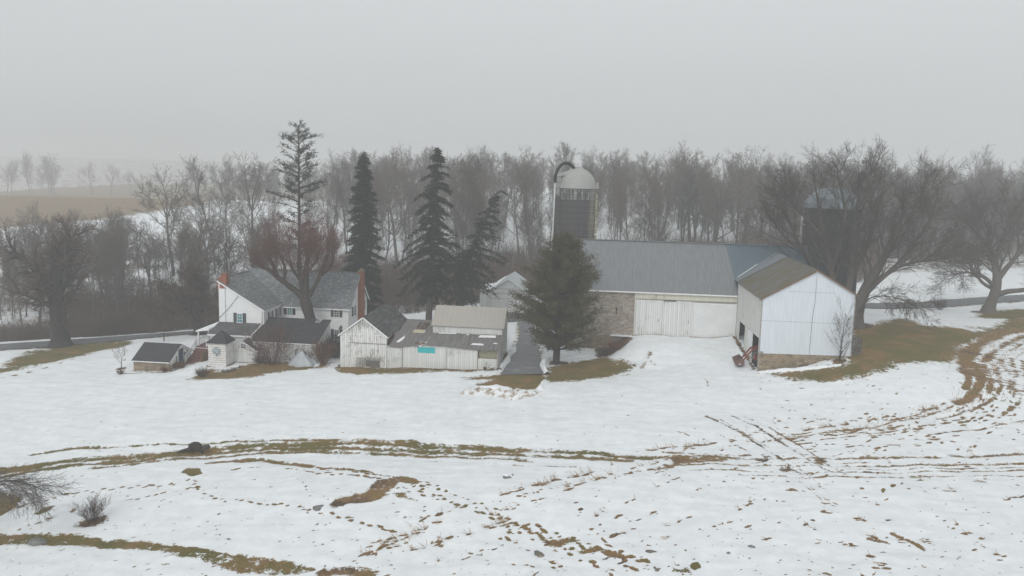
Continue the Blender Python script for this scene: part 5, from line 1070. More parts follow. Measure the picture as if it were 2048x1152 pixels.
for pts, rad in limbs:
    P = spline(ctl(pts), 0.4); R_ = np.interp(np.linspace(0, 1, len(P)), np.linspace(0, 1, len(rad)), rad)*0.64*(1+0.07*rg.normal(size=len(P))); T.add(P, R_, 10)
    if rad[-1] < 1.0:
        c = np.array(at_depth(597, 506, b[1]+0.4))-b; E = np.array([6.9, 5.2, 4.9])
        for f in np.linspace(0.35, 1, 10):
            for _ in range(2 + (f > 0.8)):
                q = P[int(f*(len(P)-1))]; out = (q-c)/E; d = unit(np.array([out[0]*0.6, out[1]*0.6, 0.8])+rg.normal(0, 0.42, 3)); d[2] = max(d[2], -0.1)
                u = d/E; A_ = u @ u; B_ = out @ u; C_ = out @ out-1; disc = B_*B_-A_*C_; Lm = (-B_+math.sqrt(disc))/A_ if disc > 0 else 0.6
                L = Lm*rg.uniform(0.5, 1.22)
                if L > 0.3: grow(rg, T, C, q, d, L*0.72, rg.uniform(0.022, 0.045), 0, RED, rg.uniform(0, 6))
a = np.linspace(0, 1, 6); T.add(np.stack([0.1+0*a, 0*a, -0.6+a*2.0], 1), 0.84+0.5*(1-a)**2, 11)
tree('pollarded_tree', b, 'pollarded tree with thick limbs and reddish shoots in front of the house', 'tree', T, C, 'bark_dark', 'twig_red')

# -- great spreading tree behind the barn wing
b = on_ground(1711, 652); rg = np.random.default_rng(33); T, C = Tubes(), Tubes()
lm = lambda pts: [np.array(at_depth(x, y if y > 440 else 440-(440-y)*0.66, b[1]+dy))-b for x, y, dy in pts]
BIG = preset(OPEN, max=3, n=(5,4,3,3), wan=(0.10,0.13,0.16,0.18), up=(0.05,0.03,0.0,-0.02), end=(0.25,0.3,0.4,0.5), st=(0.3,0.25,0.3,1), k=(1.35,1.2,1.0,0), ang=(0.6,0.6,0.6,0.6), lr=(0.6,0.58,0.58,0.5), rr=(0.6,0.6,0.6,0.6), cone=(0.3,0.35,0.3,0.3), fork=(2,1,1,0), rmin=0.0125, split=0.08)
stems = [([(1709,670,0),(1712,640,0),(1720,605,0),(1735,570,0),(1760,530,0),(1785,480,0.5),(1805,420,1)], (1.25,0.95,0.8,0.65,0.5,0.36,0.2)), ([(1722,600,0),(1752,568,-1),(1790,538,-2),(1835,523,-3),(1880,518,-3.5),(1915,508,-4)], (0.5,0.42,0.36,0.3,0.22,0.13)),
         ([(1690,665,1),(1692,610,1),(1700,560,1),(1705,505,1),(1712,440,1),(1716,370,1.5)], (1.1,0.85,0.7,0.55,0.38,0.18)), ([(1680,665,2),(1672,600,2),(1662,540,2.5),(1650,480,3),(1640,420,3.5),(1632,350,4)], (0.95,0.75,0.6,0.48,0.33,0.16)),
         ([(1672,660,1),(1655,600,0.5),(1630,545,0),(1602,495,-1),(1578,440,-1.5),(1560,390,-2)], (0.8,0.6,0.5,0.4,0.28,0.14)), ([(1700,560,1),(1722,520,2),(1742,470,3),(1756,410,4),(1765,350,5)], (0.55,0.45,0.36,0.26,0.14)),
         ([(1662,540,2.5),(1680,490,1.5),(1690,430,0.5),(1685,370,0),(1676,310,0)], (0.5,0.42,0.34,0.24,0.12)), ([(1735,570,0),(1775,545,2),(1815,505,3),(1850,455,4),(1870,400,4)], (0.45,0.36,0.3,0.22,0.12)), ([(1650,480,3),(1615,440,4),(1590,400,5),(1568,350,5)], (0.38,0.3,0.22,0.12)),
         ([(1712,440,1),(1730,390,-1),(1738,330,-2),(1742,290,-2)], (0.32,0.25,0.16,0.1)), ([(1605,500,-1),(1570,475,-1.5),(1545,440,-2)], (0.3,0.22,0.12)), ([(1760,530,0),(1800,470,-2),(1830,400,-3),(1845,350,-3)], (0.36,0.28,0.2,0.1)), ([(1712,640,0),(1735,600,-2),(1765,592,-3),(1800,598,-4),(1830,612,-4.5)], (0.28,0.2,0.14,0.1,0.06))]
for pts, rad in stems:
    P = spline(lm(pts), 0.6); R_ = np.interp(np.linspace(0, 1, len(P)), np.linspace(0, 1, len(rad)), rad)*(0.9 if rad[0] > 1.2 else 0.66); T.add(P, R_, 9); n = len(P)
    az = rg.uniform(0, 6); low = rad[0] < 0.55 and P[-1][2] < 9
    for f in np.linspace(0.38, 1.0, 15 if n > 14 else 10):
        i = min(n-2, int(f*(n-1))); d = unit(P[i+1]-P[i])
        for _ in range(1):
            az += 2.4; dd = turn(d, rg.uniform(0.4, 0.85), az); dd = unit(dd+np.array([0, 0, -0.25 if low else 0.18]))
            grow(rg, T, C, P[i], dd, rg.uniform(3.0, 6.4)*(1.15-0.6*f)*(0.7 if low else 1), max(0.05, R_[i]*0.45), 0, preset(BIG, up=(0.0,-0.06,-0.08,-0.08)) if low else BIG, az)
    grow(rg, T, C, P[-1], unit(P[-1]-P[-3]), 2.6, R_[-1], 0, BIG, az)
a = np.linspace(0, 1, 6); T.add(np.stack([-0.4+0*a, 0.4+0*a, -0.8+a*2.2], 1), 1.5+0.9*(1-a)**2, 12)
tree('spreading_tree', b, 'huge bare tree of many stems spreading wide behind the barn wing', 'tree', T, C, 'bark', 'twig')

# -- leaning tree at the right edge, beside the road
b = on_ground(1978, 624); H = height_px(b, 372); rg = np.random.default_rng(44); T, C = Tubes(), Tubes()
stems = [([(1974,628,0),(1984,600,0),(1991,580,0),(1994,555,0),(1988,525,0.5),(1980,490,1),(1975,450,1)], (1.05,0.8,0.72,0.55,0.42,0.3,0.16)), ([(1992,590,0),(2015,583,-1),(2045,580,-2),(2080,572,-2.5),(2115,560,-3)], (0.5,0.4,0.34,0.26,0.16)), ([(1993,562,0),(2010,540,1),(2030,515,2),(2050,480,2),(2062,440,2)], (0.5,0.4,0.32,0.22,0.12)),
         ([(1988,572,0),(1972,557,-1),(1950,547,-2),(1925,545,-3),(1900,552,-3.5)], (0.4,0.3,0.22,0.15,0.08)), ([(1988,525,0.5),(2005,490,-1),(2015,450,-2),(2020,410,-2)], (0.35,0.26,0.18,0.1)), ([(1982,500,1),(1955,470,2),(1935,445,3),(1915,430,3)], (0.3,0.24,0.16,0.09)), ([(1992,580,0),(1965,565,2),(1940,530,3),(1925,500,3)], (0.34,0.26,0.18,0.1))]
for pts, rad in stems:
    P = spline(lm(pts), 0.6); R_ = np.interp(np.linspace(0, 1, len(P)), np.linspace(0, 1, len(rad)), rad); T.add(P, R_, 9); n = len(P); az = rg.uniform(0, 6)
    for f in np.linspace(0.4, 1.0, 10):
        i = min(n-2, int(f*(n-1))); d = unit(P[i+1]-P[i])
        for _ in range(2):
            az += 2.4; grow(rg, T, C, P[i], unit(turn(d, rg.uniform(0.5, 0.95), az)+np.array([0, 0, 0.12])), rg.uniform(3.0, 6.0)*(1.15-0.45*f), max(0.05, R_[i]*0.45), 0, preset(BIG, up=(0.04,0.02,-0.02,-0.04)), az)
a = np.linspace(0, 1, 6); T.add(np.stack([-0.1+0*a, 0*a, -0.6+a*1.6], 1), 1.05+0.75*(1-a)**2, 12)
tree('leaning_tree', b, 'bare tree with short leaning trunk by the road at the right edge', 'tree', T, C, 'bark', 'twig')

# -- young tree against the white gable, sapling on the lawn
b = on_ground(1679, 722); H = height_px(b, 578)
YT = preset(OPEN, max=3, bole=0.95, n=(12,6,5,3), wan=(0.03,0.08,0.12,0.15), up=(0.05,0.07,0.05,0.03), end=(0.15,0.3,0.4,0.5), st=(0.06,0.25,0.3,1), k=(2.2,1.3,1.0,0), ang=(0.80,0.5,0.5,0.5), lr=(0.66,0.42,0.45,0.5), rr=(0.42,0.6,0.7,0.7), cone=(0.66,0.4,0.3,0.3), fork=(2,1,1,0), rmin=0.011, split=0.045)
T, C = bare_parts(12, H, 0.15, YT); tree('young_tree', b, 'slim young bare tree standing against the white metal gable of the barn', 'tree', T, C, 'bark_dark', 'twig_brush')
b = on_ground(243, 736); H = height_px(b, 684)
T, C = bare_parts(15, H, 0.11, preset(YT, bole=0.6, n=(7,5,4,3), st=(0.4,0.25,0.3,1), k=(1.5,0.9,0.7,0), ang=(0.95,0.7,0.6,0.5), lr=(0.6,0.45,0.45,0.5), cone=(0.3,0.4,0.3,0.3), rmin=0.014), flare=False); tree('sapling', b, 'thin bare sapling in the snow left of the springhouse', 'tree', T, C, 'bark', 'twig')
# -- tree just outside the frame whose boughs reach in at the left edge
b = on_ground(-190, 1060); T, C = bare_parts(61, 8.5, 0.30, preset(OPEN, bole=0.34, n=(5,7,5,4,3), st=(0.25,0.2,0.2,0.2,1), k=(1.6,1.2,1.1,0.9,0), ang=(1.1,0.7,0.7,0.7,0.6), lr=(0.95,0.5,0.5,0.5,0.5), up=(0.03,-0.01,-0.03,-0.04,-0.05), cone=(0.2,0.3,0.3,0.3,0.3), rmin=0.010, split=0.05))
P = spline([np.array(at_depth(x, y, b[1]+dy))-b for x, y, dy in ((-190,1010,0),(-60,972,-0.5),(10,962,-1),(45,965,-1.2),(75,975,-1.4))], 0.3); R_ = np.linspace(0.10, 0.03, len(P)); T.add(P, R_, 6); rg = np.random.default_rng(3); az = 0
for i in range(4, len(P)-1):
    for _ in range(2 if i > len(P)*0.55 else 1):
        az += 2.4; d = unit(turn(unit(P[i+1]-P[i]), rg.uniform(0.4, 0.9), az)+np.array([0.25, 0, -0.3])); grow(rg, T, C, P[i], d, rg.uniform(1.2, 2.6), 0.028, 0, preset(BIG, max=2, rmin=0.009, up=(-0.03,-0.03,0.0,0), split=0.5), az)
tree('edge_tree', b, 'bare tree whose drooping boughs reach in over the snow at the left edge', 'tree', T, C, 'bark_dark', 'twig')

# ---- conifers
def spray(rg, T, p, d, L, n, w, droop, spread=0.8, puff=0.0):
    """n narrow needle sprays along a twig from p towards d"""
    t = rg.random(n); c = p[None]+d[None]*(L*t)[:, None]; c[:, 2] -= droop*L*t*t
    if puff: c = c+rg.normal(0, puff, (n, 3))*(0.4+0.6*t[:, None])
    q = d[None]*0.6+rg.normal(0, spread, (n, 3))*np.array([1, 1, 0.6]); q[:, 2] -= droop*1.1; q /= np.linalg.norm(q, axis=1)[:, None]+1e-9
    ln = rg.uniform(0.6, 1.3, n)*w*4.2; s = np.cross(q, rg.normal(0, 1, (n, 3))); s /= np.linalg.norm(s, axis=1)[:, None]+1e-9; s *= (rg.uniform(0.6, 1.2, n)*w*0.55)[:, None]
    T.tris(np.stack([c-s, c+s, c+q*ln[:, None]], 1))
def conifer(seed, H, r0, width, base=0.06, lean=(0,0), per=6, gap=0.42, droop=0.35, n=46, w=0.13, shape=0.85, gaps=0.0, rise=0.05, top=1.0, ragged=0.2, bend=None, side=None, prof=None, tip=0.12, puff=0.12):
    rg = np.random.default_rng(seed); T, C = Tubes(), Tubes(); N = 24; t = np.linspace(0, 1, N)
    ax = np.stack([lean[0]*t**1.2, lean[1]*t, H*t], 1) if bend is None else bend(t); ax[0, 2] = -0.4; T.add(ax, r0*(1-0.93*t)+0.015, 9)
    z = base*H; az = 0.0
    while z < H*0.985:
        f = z/H; i = f*(N-1); a = ax[int(i)]+(ax[min(N-1, int(i)+1)]-ax[int(i)])*(i-int(i))
        R_ = width*min(1.0, ((1-f)*1.25+0.02))**shape*min(1.0, 0.62+2.2*(f-base))*top
        if prof: R_ = width*prof(f)
        for k in range(per):
            if rg.random() < gaps: continue
            az += 2*PI/per*rg.uniform(0.75, 1.3); L = R_*rg.uniform(1-ragged*1.6, 1+ragged)
            if side is not None: L *= side(az, f)
            if L < 0.12: continue
            a0 = a; a = a+np.array([0, 0, rg.normal(0, gap*0.55)])
            d = unit(np.array([math.cos(az), math.sin(az), rise+0.55*max(0, f-0.55)+rg.normal(0, 0.08)])); s = np.linspace(0, 1, 5); P = a[None]+d[None]*(L*s)[:, None]; P[:, 2] -= droop*L*0.5*s**1.6
            T.add(P, np.linspace(0.05+0.012*L, 0.012, 5), 3); m = max(6, int(n*L/width)); spray(rg, C, a+d*L*tip, d, L*(1.02-tip), m, w, droop*0.55, 0.8, puff); a = a0
        z += gap*(0.7+0.5*(1-f))*rg.uniform(0.8, 1.2)
    spray(rg, C, ax[-2], np.array([0, 0, 1.0]), H*0.03, 14, w*0.8, 0.0, 0.3)
    return T, C
def stand(px, py, depth):
    q = at_depth(px, py, depth); return np.array([q[0], depth, gz1(q[0], depth)])
b = stand(727, 600, 121); H = height_px(b, 306)
T, C = conifer(1, H, 0.42, 3.3, 0.02, per=8, gap=0.46, droop=0.5, n=170, w=0.13, shape=0.62, gaps=0.08, ragged=0.28, rise=0.05); tree('spruce', b, 'dense narrow dark spruce standing right of the house chimney', 'spruce tree', T, C, 'bark_dark', 'spruce')
b = stand(857, 640, 113); H = height_px(b, 294)
T, C = conifer(2, H, 0.55, 4.6, 0.17, lean=(1.2, 0), per=7, gap=0.54, droop=0.95, n=185, w=0.14, shape=0.60, gaps=0.22, ragged=0.48, side=lambda a, f: 0.8+0.35*math.sin(a*2+f*17), rise=0.05); tree('spruce', b, 'ragged drooping spruce with a bare lower trunk behind the board shed', 'spruce tree', T, C, 'bark', 'spruce2')
b = stand(922, 620, 114); H = height_px(b, 385)
T, C = conifer(3, H, 0.50, 4.3, 0.20, per=6, gap=0.52, droop=0.9, n=88, w=0.15, shape=0.40, gaps=0.28, ragged=0.45, bend=lambda t: np.stack([0.3*t+5.6*np.clip(t-0.35, 0, 1)**1.15*1.5, 0*t, H*t], 1), side=lambda a, f: (1.25 if math.cos(a) > 0 else 0.9) if f < 0.6 else (1.0 if math.cos(a) > 0.2 else 0.55)); tree('spruce', b, 'leaning thin spruce with a crooked top between the ragged spruce and the garage', 'spruce tree', T, C, 'bark_dark', 'spruce2')
b = stand(600, 590, 124); H = height_px(b, 250)
T, C = conifer(4, H, 0.45, 5.4, 0.36, per=5, gap=0.80, droop=0.05, n=70, w=0.15, gaps=0.28, ragged=0.58, rise=0.34, tip=0.42, puff=0.26, prof=lambda f: 0.30+0.75*(1-f)**0.75*min(1, 0.5+2*(f-0.36)) if f > 0.36 else 0.6); tree('thin_conifer', b, 'tall sparse conifer rising above the pollarded tree and the house roof', 'conifer', T, C, 'bark_dark', 'spruce2')
b = on_ground(1112, 727); H = height_px(b, 466)
T, C = conifer(5, H, 0.46, 5.3, 0.10, lean=(0.9, 0.3), per=8, gap=0.35, droop=0.03, n=390, w=0.088, gaps=0.22, ragged=0.33, rise=0.42, tip=0.32, puff=0.29, prof=lambda f: min(1.0, 0.62+2.4*(f-0.10))*(1-max(0, (f-0.22)/0.78)**1.85)**0.9*0.97+0.04); tree('cedar', b, 'bushy olive green cedar beside the driveway in front of the stone barn wall', 'cedar tree', T, C, 'bark_dark', 'cedar')

# ---- shrubs
def shrub(px, py, topy, n, spread, label, tm='twig_brush', name='shrub', seed=1, r=0.02, lev=2, cat='shrub', sub=True, depth=None):
    b = on_ground(px, py) if depth is None else stand(px, py, depth); H = height_px(b, topy); rg = np.random.default_rng(seed); T = Tubes(); C = Tubes()
    Q = preset(OPEN, max=lev, n=(5,4,3), wan=(0.08,0.12,0.15), up=(0.03,0.02,0.0), end=(0.4,0.5,0.6), st=(0.3,0.3,1), k=(1.3,0.9,0), ang=(0.45,0.5,0.5), lr=(0.5,0.5,0.5), rr=(0.7,0.75,0.7), cone=(0.3,0.3,0.3), fork=(1,1,0), rmin=r*0.45, split=9)
    for i in range(n):
        a = rg.uniform(0, 2*PI); q = rg.uniform(0, 1)**0.6*spread; d = unit(np.array([math.cos(a)*q, math.sin(a)*q, 1.0])); grow(rg, T, C, np.array([math.cos(a)*q*0.25*H, math.sin(a)*q*0.25*H, -0.05]), d, H*0.72*rg.uniform(0.6, 1.1), r*rg.uniform(0.7, 1.3), 0, Q, a)
    o = C.build(name, MAT[tm]); o.location = tuple(b); return tag(o, label, cat)
shrub(186, 1042, 998, 46, 0.75, 'small round dark twiggy shrub alone on the snow slope at the lower left', seed=3, r=0.014)
shrub(545, 727, 652, 60, 0.75, 'large twiggy brown shrub between the gabled shed and the lean-to doors', 'twig_red', seed=4, r=0.03)
shrub(622, 725, 690, 30, 0.7, 'low brown shrub in front of the lean-to by the tarpaulin', seed=5, r=0.02)
shrub(647, 728, 684, 60, 0.55, 'rust coloured bush at the corner of the lean-to beside the board shed', 'dead', seed=6, r=0.022)
shrub(668, 716, 672, 90, 0.7, 'dark brown thicket filling the gap between lean-to and board shed', 'bark_dark', seed=7, r=0.03)
shrub(1880, 619, 597, 34, 0.8, 'small pale bare bush in the snow beside the road', 'twig', seed=8, r=0.025)
shrub(241, 748, 736, 60, 0.9, 'pale dry tuft at the foot of the sapling', 'twig_red', seed=9, r=0.015, lev=1)
for i, (px, py, ty, lb) in enumerate(((360,736,718,'dead brown flower bed shrub in front of the springhouse wall'), (330,742,730,'low rust coloured plant along the springhouse front'), (405,752,732,'dark brown weeds at the left foot of the square hut'), (520,726,705,'low dark weeds under the gabled shed window'), (1230,700,676,'reddish brush on the bank below the barn wall'), (1215,712,690,'dark brush at the foot of the barn bank'))):
    shrub(px, py, ty, 70, 1.1, lb, ('dead', 'dead', 'twig_brush', 'twig_brush', 'dead', 'twig_brush')[i], seed=20+i, r=0.02, lev=1)

# ---- the wood beyond the road: shared tree forms, each tree an object of its own
forms = []
for i in range(9):
    Q = preset(WOODT, ang=(0.5+0.05*(i % 4),0.6,0.65,0.65,0.6), bole=0.62)
    if i in (2, 5): Q = preset(OPEN, bole=0.45, rmin=0.02, split=0.07, k=(1.9,1.5,1.5,1.2,0), n=(6,5,4,3,3), up=(0.05,0.08,0.05,0.02,0))
    T, C = bare_parts(100+i, 24.0, (0.16+0.03*(i % 3)) if i not in (2, 5) else 0.34, Q, flare=False); forms.append((T.mesh('trunk', MAT['wood_bark']), C.mesh('crown', MAT['wood_twig'])))
rw = np.random.default_rng(77); nw = 0
def wood_tree(x, y, h, form, label, group, name='bare_tree'):
    o = empty(name, (x, y, gz1(x, y)-0.1), rw.uniform(0, 6.28), label, 'tree', group); k = h/24.0; wd = k*rw.uniform(0.85, 1.2); o.scale = (wd, wd, k)
    for nm_, me in zip(('trunk', 'crown'), forms[form]): q = bpy.data.objects.new(nm_, me); COL.objects.link(q); q.parent = o
    return o
GW = 'bare trees of the misty wood'
LW = 'grey bare tree standing in the misty wood behind the farm'
tries = 0; spots = []
while nw < 172 and tries < 9000:
    tries += 1; px = rw.uniform(430, 2080); Y = 156+rw.random()*115; x = (px-CXP)/F_PX*Y
    off = Y-(158+0.22*x)
    if off < 0 or (px < 760 and off < 12): continue
    if 1740 < px and (Y < 185): continue
    if math.sin(px*0.021)+math.sin(px*0.053+1.3) < -0.5 and rw.random() < 0.6: continue
    if px < 600 and rw.random() < 0.93: continue
    if px < 800 and rw.random() < 0.4: continue
    if any((x-a)**2+(Y-c)**2 < 8.0 for a, c in spots): continue
    spots.append((x, Y)); g0 = gz1(x, Y); ht = CAM_H+(24+rw.normal(0, 22))/F_PX*Y-g0 if rw.random() < 0.62 else rw.uniform(14, 23)
    if px < 760: ht *= 0.92
    wood_tree(x, Y, float(np.clip(ht, 11, 33)), int(rw.integers(0, 9)), LW, GW); nw += 1
for k in range(20):
    px = rw.uniform(630, 1120); Y = rw.uniform(160, 225); q = stand(px, 480, Y); wood_tree(q[0], Y, rw.uniform(8, 15), int(rw.integers(0, 9)), LW, GW)
# skyline trees that stand above the rest
for px, topy, Y, f in ((820,280,205,0), (795,292,190,2), (985,285,230,1), (1055,288,215,2), (1380,280,200,5), (1360,296,190,3), (1485,288,235,2), (1240,300,200,4), (690,292,230,1), (1925,286,230,4), (1290,305,180,6), (1640,285,220,7), (1780,285,210,0), (1850,300,200,8), (2010,300,220,1), (1960,310,200,3)):
    q = stand(px, 500, Y); wood_tree(q[0], Y, height_px(q, topy), f, 'taller bare tree whose crown stands out on the misty skyline of the wood', 'taller trees on the skyline of the wood')
# thin trees between road and field on the left
for i in range(68):
    px = rw.uniform(-40, 560); off = rw.uniform(3, 50); Y = 0
    x = (px-CXP)/F_PX*150; Y = 142+0.28*x+off; x = (px-CXP)/F_PX*Y; q = stand(px, 500, Y); tp = rw.uniform(405, 500) if px < 300 else rw.uniform(400, 480)
    wood_tree(x, Y, max(7, min(20, height_px(q, tp))), int(rw.integers(0, 9)), 'thin bare tree among the brush between the road and the snowy field', 'thin trees between road and field')
for px, topy, Y, f, lb in ((345,326,178,5,'tall gnarled bare tree left of the tall thin pair, against the brown field'), (428,306,182,1,'left one of the tall bare trees side by side against the far field'), (447,300,186,3,'middle one of the tall bare trees side by side against the far field'), (508,300,180,2,'tall bare tree just left of the sparse conifer, against the far field'), (225,412,168,8,'slender bare tree standing before the snowy field left of the gnarled one'), (75,392,172,6,'slim dark bare tree rising over the brown field at the far left')):
    q = stand(px, 470, Y); wood_tree(q[0], Y, height_px(q, topy), f, lb, None)
for px, topy, basey, n in ((25,312,385,3),(75,296,385,4),(100,318,382,3),(185,318,372,1),(222,320,371,1),(262,328,369,1),(300,334,368,1),(390,322,372,3),(440,312,374,3)):
    for k in range(n):
        p2 = px+rw.normal(0, 14)*(n > 1); Y = rw.uniform(560, 620); q = stand(p2, 380, Y); wood_tree(q[0], Y, height_px(q, topy+rw.uniform(0, 14)), (2 if n == 1 else int(rw.integers(0, 9))), 'faint bare tree beyond the crest of the brown field', 'faint trees beyond the brown field')
# far woods lost in the fog
T = Tubes(); rg = np.random.default_rng(5); light = []
for i in range(5):
    A_, B_ = bare_parts(200+i, 24.0, 0.22, preset(WOODT, max=3, k=(2.4,1.7,2.2,0,0), n=(9,5,4,3,3), rmin=0.021), flare=False); light.append((np.concatenate(A_.v+B_.v), np.concatenate(A_.f+[f+A_.n for f in B_.f])))
for i in range(215):
    px = rg.uniform(440, 2150); Y = rg.uniform(215, 340)-(30 if px > 1300 else 0)
    if px < 700: Y = rg.uniform(300, 420)
    x = (px-CXP)/F_PX*Y; g0 = gz1(x, Y); h = np.clip(CAM_H+(30+rg.normal(0, 14))/F_PX*Y-g0, 10, 34) if px > 700 else rg.uniform(13, 20); V, Fc = light[i % 5]; a = rg.uniform(0, 6.28); k = h/24.0; wd = k*rg.uniform(0.9, 1.3)
    T.v.append(np.stack([(V[:,0]*math.cos(a)-V[:,1]*math.sin(a))*wd+x, (V[:,0]*math.sin(a)+V[:,1]*math.cos(a))*wd+Y, V[:,2]*k+g0], 1)); T.f.append(Fc+T.n); T.n += len(V)
tag(T.build('far_woods', MAT['wood_twig']), 'far grey woodland fading into the fog on the hill', kind='stuff')
# brush along the brook and the wood's edge
T = Tubes(); rg = np.random.default_rng(9)
def brush(n, pick, hmin, hmax, rad=0.02):
    c = np.array([(*q, gz1(*q)) for q in (pick() for _ in range(n))]); h = rg.uniform(hmin, hmax, n); K = 26
    base = np.repeat(c, K, 0); hh = np.repeat(h, K); N = n*K
    d = rg.normal(0, 1, (N, 3))*np.array([0.42, 0.42, 0.25])+np.array([0, 0, 1.0]); d /= np.linalg.norm(d, axis=1)[:, None]
    lift = np.where(rg.random(N) < 0.35, 0.0, rg.uniform(0.0, 0.75, N))
    side = rg.normal(0, 0.30, (N, 2))*(0.35+lift[:, None])*hh[:, None]*0.8
    p = base+np.column_stack([side, lift*hh-0.1*(lift == 0)]); L = hh*np.where(lift == 0, rg.uniform(0.6, 1.0, N), rg.uniform(0.15, 0.4, N))
    d = d+(lift > 0)[:, None]*rg.normal(0, 0.45, (N, 3)); d /= np.linalg.norm(d, axis=1)[:, None]
    s_ = np.cross(d, rg.normal(0, 1, (N, 3))); s_ /= np.linalg.norm(s_, axis=1)[:, None]+1e-9
    T.tris(np.stack([p-s_*rad, p+s_*rad, p+d*L[:, None]], 1))
def along(p0, p1, w0, w1):
    def f():
        px = rg.uniform(p0, p1); o_ = rg.uniform(w0, w1); Y = 130.0
        for _ in range(4): x = (px-CXP)/F_PX*Y; Y = float(np.interp(x, road_c[:, 0], road_c[:, 1]))+o_
        return (px-CXP)/F_PX*Y, Y
    return f
brush(1500, along(-80, 440, 6.5, 17), 1.2, 4.0); brush(1400, along(120, 640, 8, 34), 1.5, 6.0, 0.026); brush(1800, along(440, 1060, 17, 46), 1.5, 6.0, 0.026); brush(4200, along(640, 1760, 26, 70), 2.0, 8.0, 0.036); brush(1800, along(1480, 2090, 60, 115), 2.0, 7.5, 0.036); brush(700, along(-80, 560, 30, 66), 1.0, 4.0, 0.026)
tag(T.build('undergrowth', MAT['twig_brush']), 'brown bare undergrowth along the brook and the edge of the wood', kind='stuff')

# ------------------------------------------------------------------ small things
def lump(name, c, size, seed, mt, label, cat, rough=0.22, rz=0.0, sub=3, group=None, flat=1.0):
    import bmesh
    bm = bmesh.new(); bmesh.ops.create_icosphere(bm, subdivisions=sub, radius=1.0); r = np.random.default_rng(seed)
    ks = [(unit(r.normal(0, 1, 3)), r.uniform(1.2, 4.5), r.uniform(0, 6.28)) for _ in range(14)]
    for v in bm.verts:
        p = np.array(v.co); d = sum(math.sin(f*(p @ k)+ph)/f for k, f, ph in ks)*rough; p = p*(1+d)
        if p[2] < -0.35: p[2] = -0.35
        v.co = Vector(p*np.array(size))
    me = bpy.data.meshes.new(name); bm.to_mesh(me); bm.free(); me.materials.append(MAT[mt]); o = bpy.data.objects.new(name, me); COL.objects.link(o)
    me.polygons.foreach_set('use_smooth', [True]*len(me.polygons)); o.location = c; o.rotation_euler.z = rz; return tag(o, label, cat, group)
def rock(px, py, size, seed, label, mt='rock', rz=0.0, name='rock', cat='rock', sink=0.1, sub=2, rough=0.35):
    p = on_ground(px, py); return lump(name, (p[0], p[1], p[2]-sink+size[2]*0.35), size, seed, mt, label, cat, rough, rz, sub)
rk = rock(1014, 956, (0.36, 0.3, 0.26), 1, 'grey rock with a snow cap right of the curving footprints', rz=0.3); 
sn = lump('snow_cap', (0,0,0), (0.22, 0.2, 0.1), 2, 'snow', None, None, 0.25); sn.parent = rk; sn.location = (-0.04, 0.05, 0.2)
rock(1026, 950, (0.16, 0.14, 0.24), 3, 'small upright grey stone beside the snow capped rock')
rock(1078, 1112, (0.30, 0.22, 0.34), 4, 'pointed brown stone poking through the snow near the bottom edge', 'rock_moss')
rock(1312, 1140, (0.46, 0.40, 0.42), 5, 'largest mossy boulder at the bottom edge of the photo', 'rock_moss', 0.4, sub=3)
rock(1302, 1105, (0.34, 0.28, 0.16), 6, 'flat mossy stone just behind the largest boulder', 'rock_moss')
rock(638, 1014, (0.40, 0.34, 0.14), 7, 'flat grey stone where two footprint trails meet', 'rock', 0.5)
rock(1008, 1100, (0.24, 0.16, 0.11), 8, 'low grey stone lying in the snow left of the pointed brown stone', 'rock', -0.4)
rock(72, 1086, (0.55, 0.4, 0.28), 9, 'dark stone in the grass strip at the lower left corner', 'rock')
rock(1527, 1041, (0.20, 0.13, 0.12), 10, 'small grey stone alone in the corn stubble', 'rock', -0.5)
rock(1502, 1092, (0.25, 0.10, 0.10), 11, 'narrow stone slab in the snow at the lower right', 'rock', -0.5)
rock(1456, 1106, (0.11, 0.1, 0.1), 12, 'tiny dark stone in the snow near the narrow slab', 'rock')
# a weathered stump and root lying on the wheel tracks
p = on_ground(398, 903); o = empty('stump', p, 0.15, 'dark tree stump with a fallen root lying on the wheel tracks', 'stump')
l1 = lump('trunk_base', (0,0,0), (0.62, 0.42, 0.42), 31, 'bark_dark', None, None, 0.32); l1.parent = o; l1.location = (-0.1, 0, 0.28)
l2 = lump('knot', (0,0,0), (0.30, 0.26, 0.24), 32, 'bark_dark', None, None, 0.3); l2.parent = o; l2.location = (0.55, 0.05, 0.34)
m = MB(); m.tube([(-0.5,0,0.15),(-0.95,-0.05,0.22),(-1.5,-0.1,0.12),(-1.9,-0.12,0.0)], [0.2,0.17,0.13,0.05], 7); m.tube([(0.25,-0.1,0.25),(0.35,-0.2,-0.1)], [0.12,0.1], 6); m.build('root', MAT['bark_dark'], o, True)

# snow thrown up by the plough
def bank(name, px, wd, ht, seed, label, mt='snow'):
    P = spline(ground(px)[:, :2], 0.35); n = len(P); d = np.gradient(P, axis=0); d /= np.linalg.norm(d, axis=1)[:, None]; nn = np.stack([-d[:,1], d[:,0]], 1); r = np.random.default_rng(seed)
    s = np.linspace(-1, 1, 13); ends = np.sin(np.linspace(0.03, 0.97, n)*PI)**0.4; prof = (1-s**2)**1.3
    Q = P[:, None]+nn[:, None]*(s[None, :, None]*wd*0.5*(0.8+0.3*np.sin(np.arange(n)*0.4+seed))[:, None, None]); x, y = Q[...,0], Q[...,1]
    nz = 0.5+0.5*wob(x, y, 1.6, seed)+0.35*wob(x, y, 0.55, seed+1)
    z = gz(x.ravel(), y.ravel()).reshape(x.shape)-0.12+(ht*prof[None]*ends[:, None]*np.clip(0.55+0.6*nz, 0.2, 1.5))+0.05*prof[None]
    o = sheet(name, np.stack([x, y, z], -1), 13, n, MAT[mt]); return tag(o, label, 'snow bank')
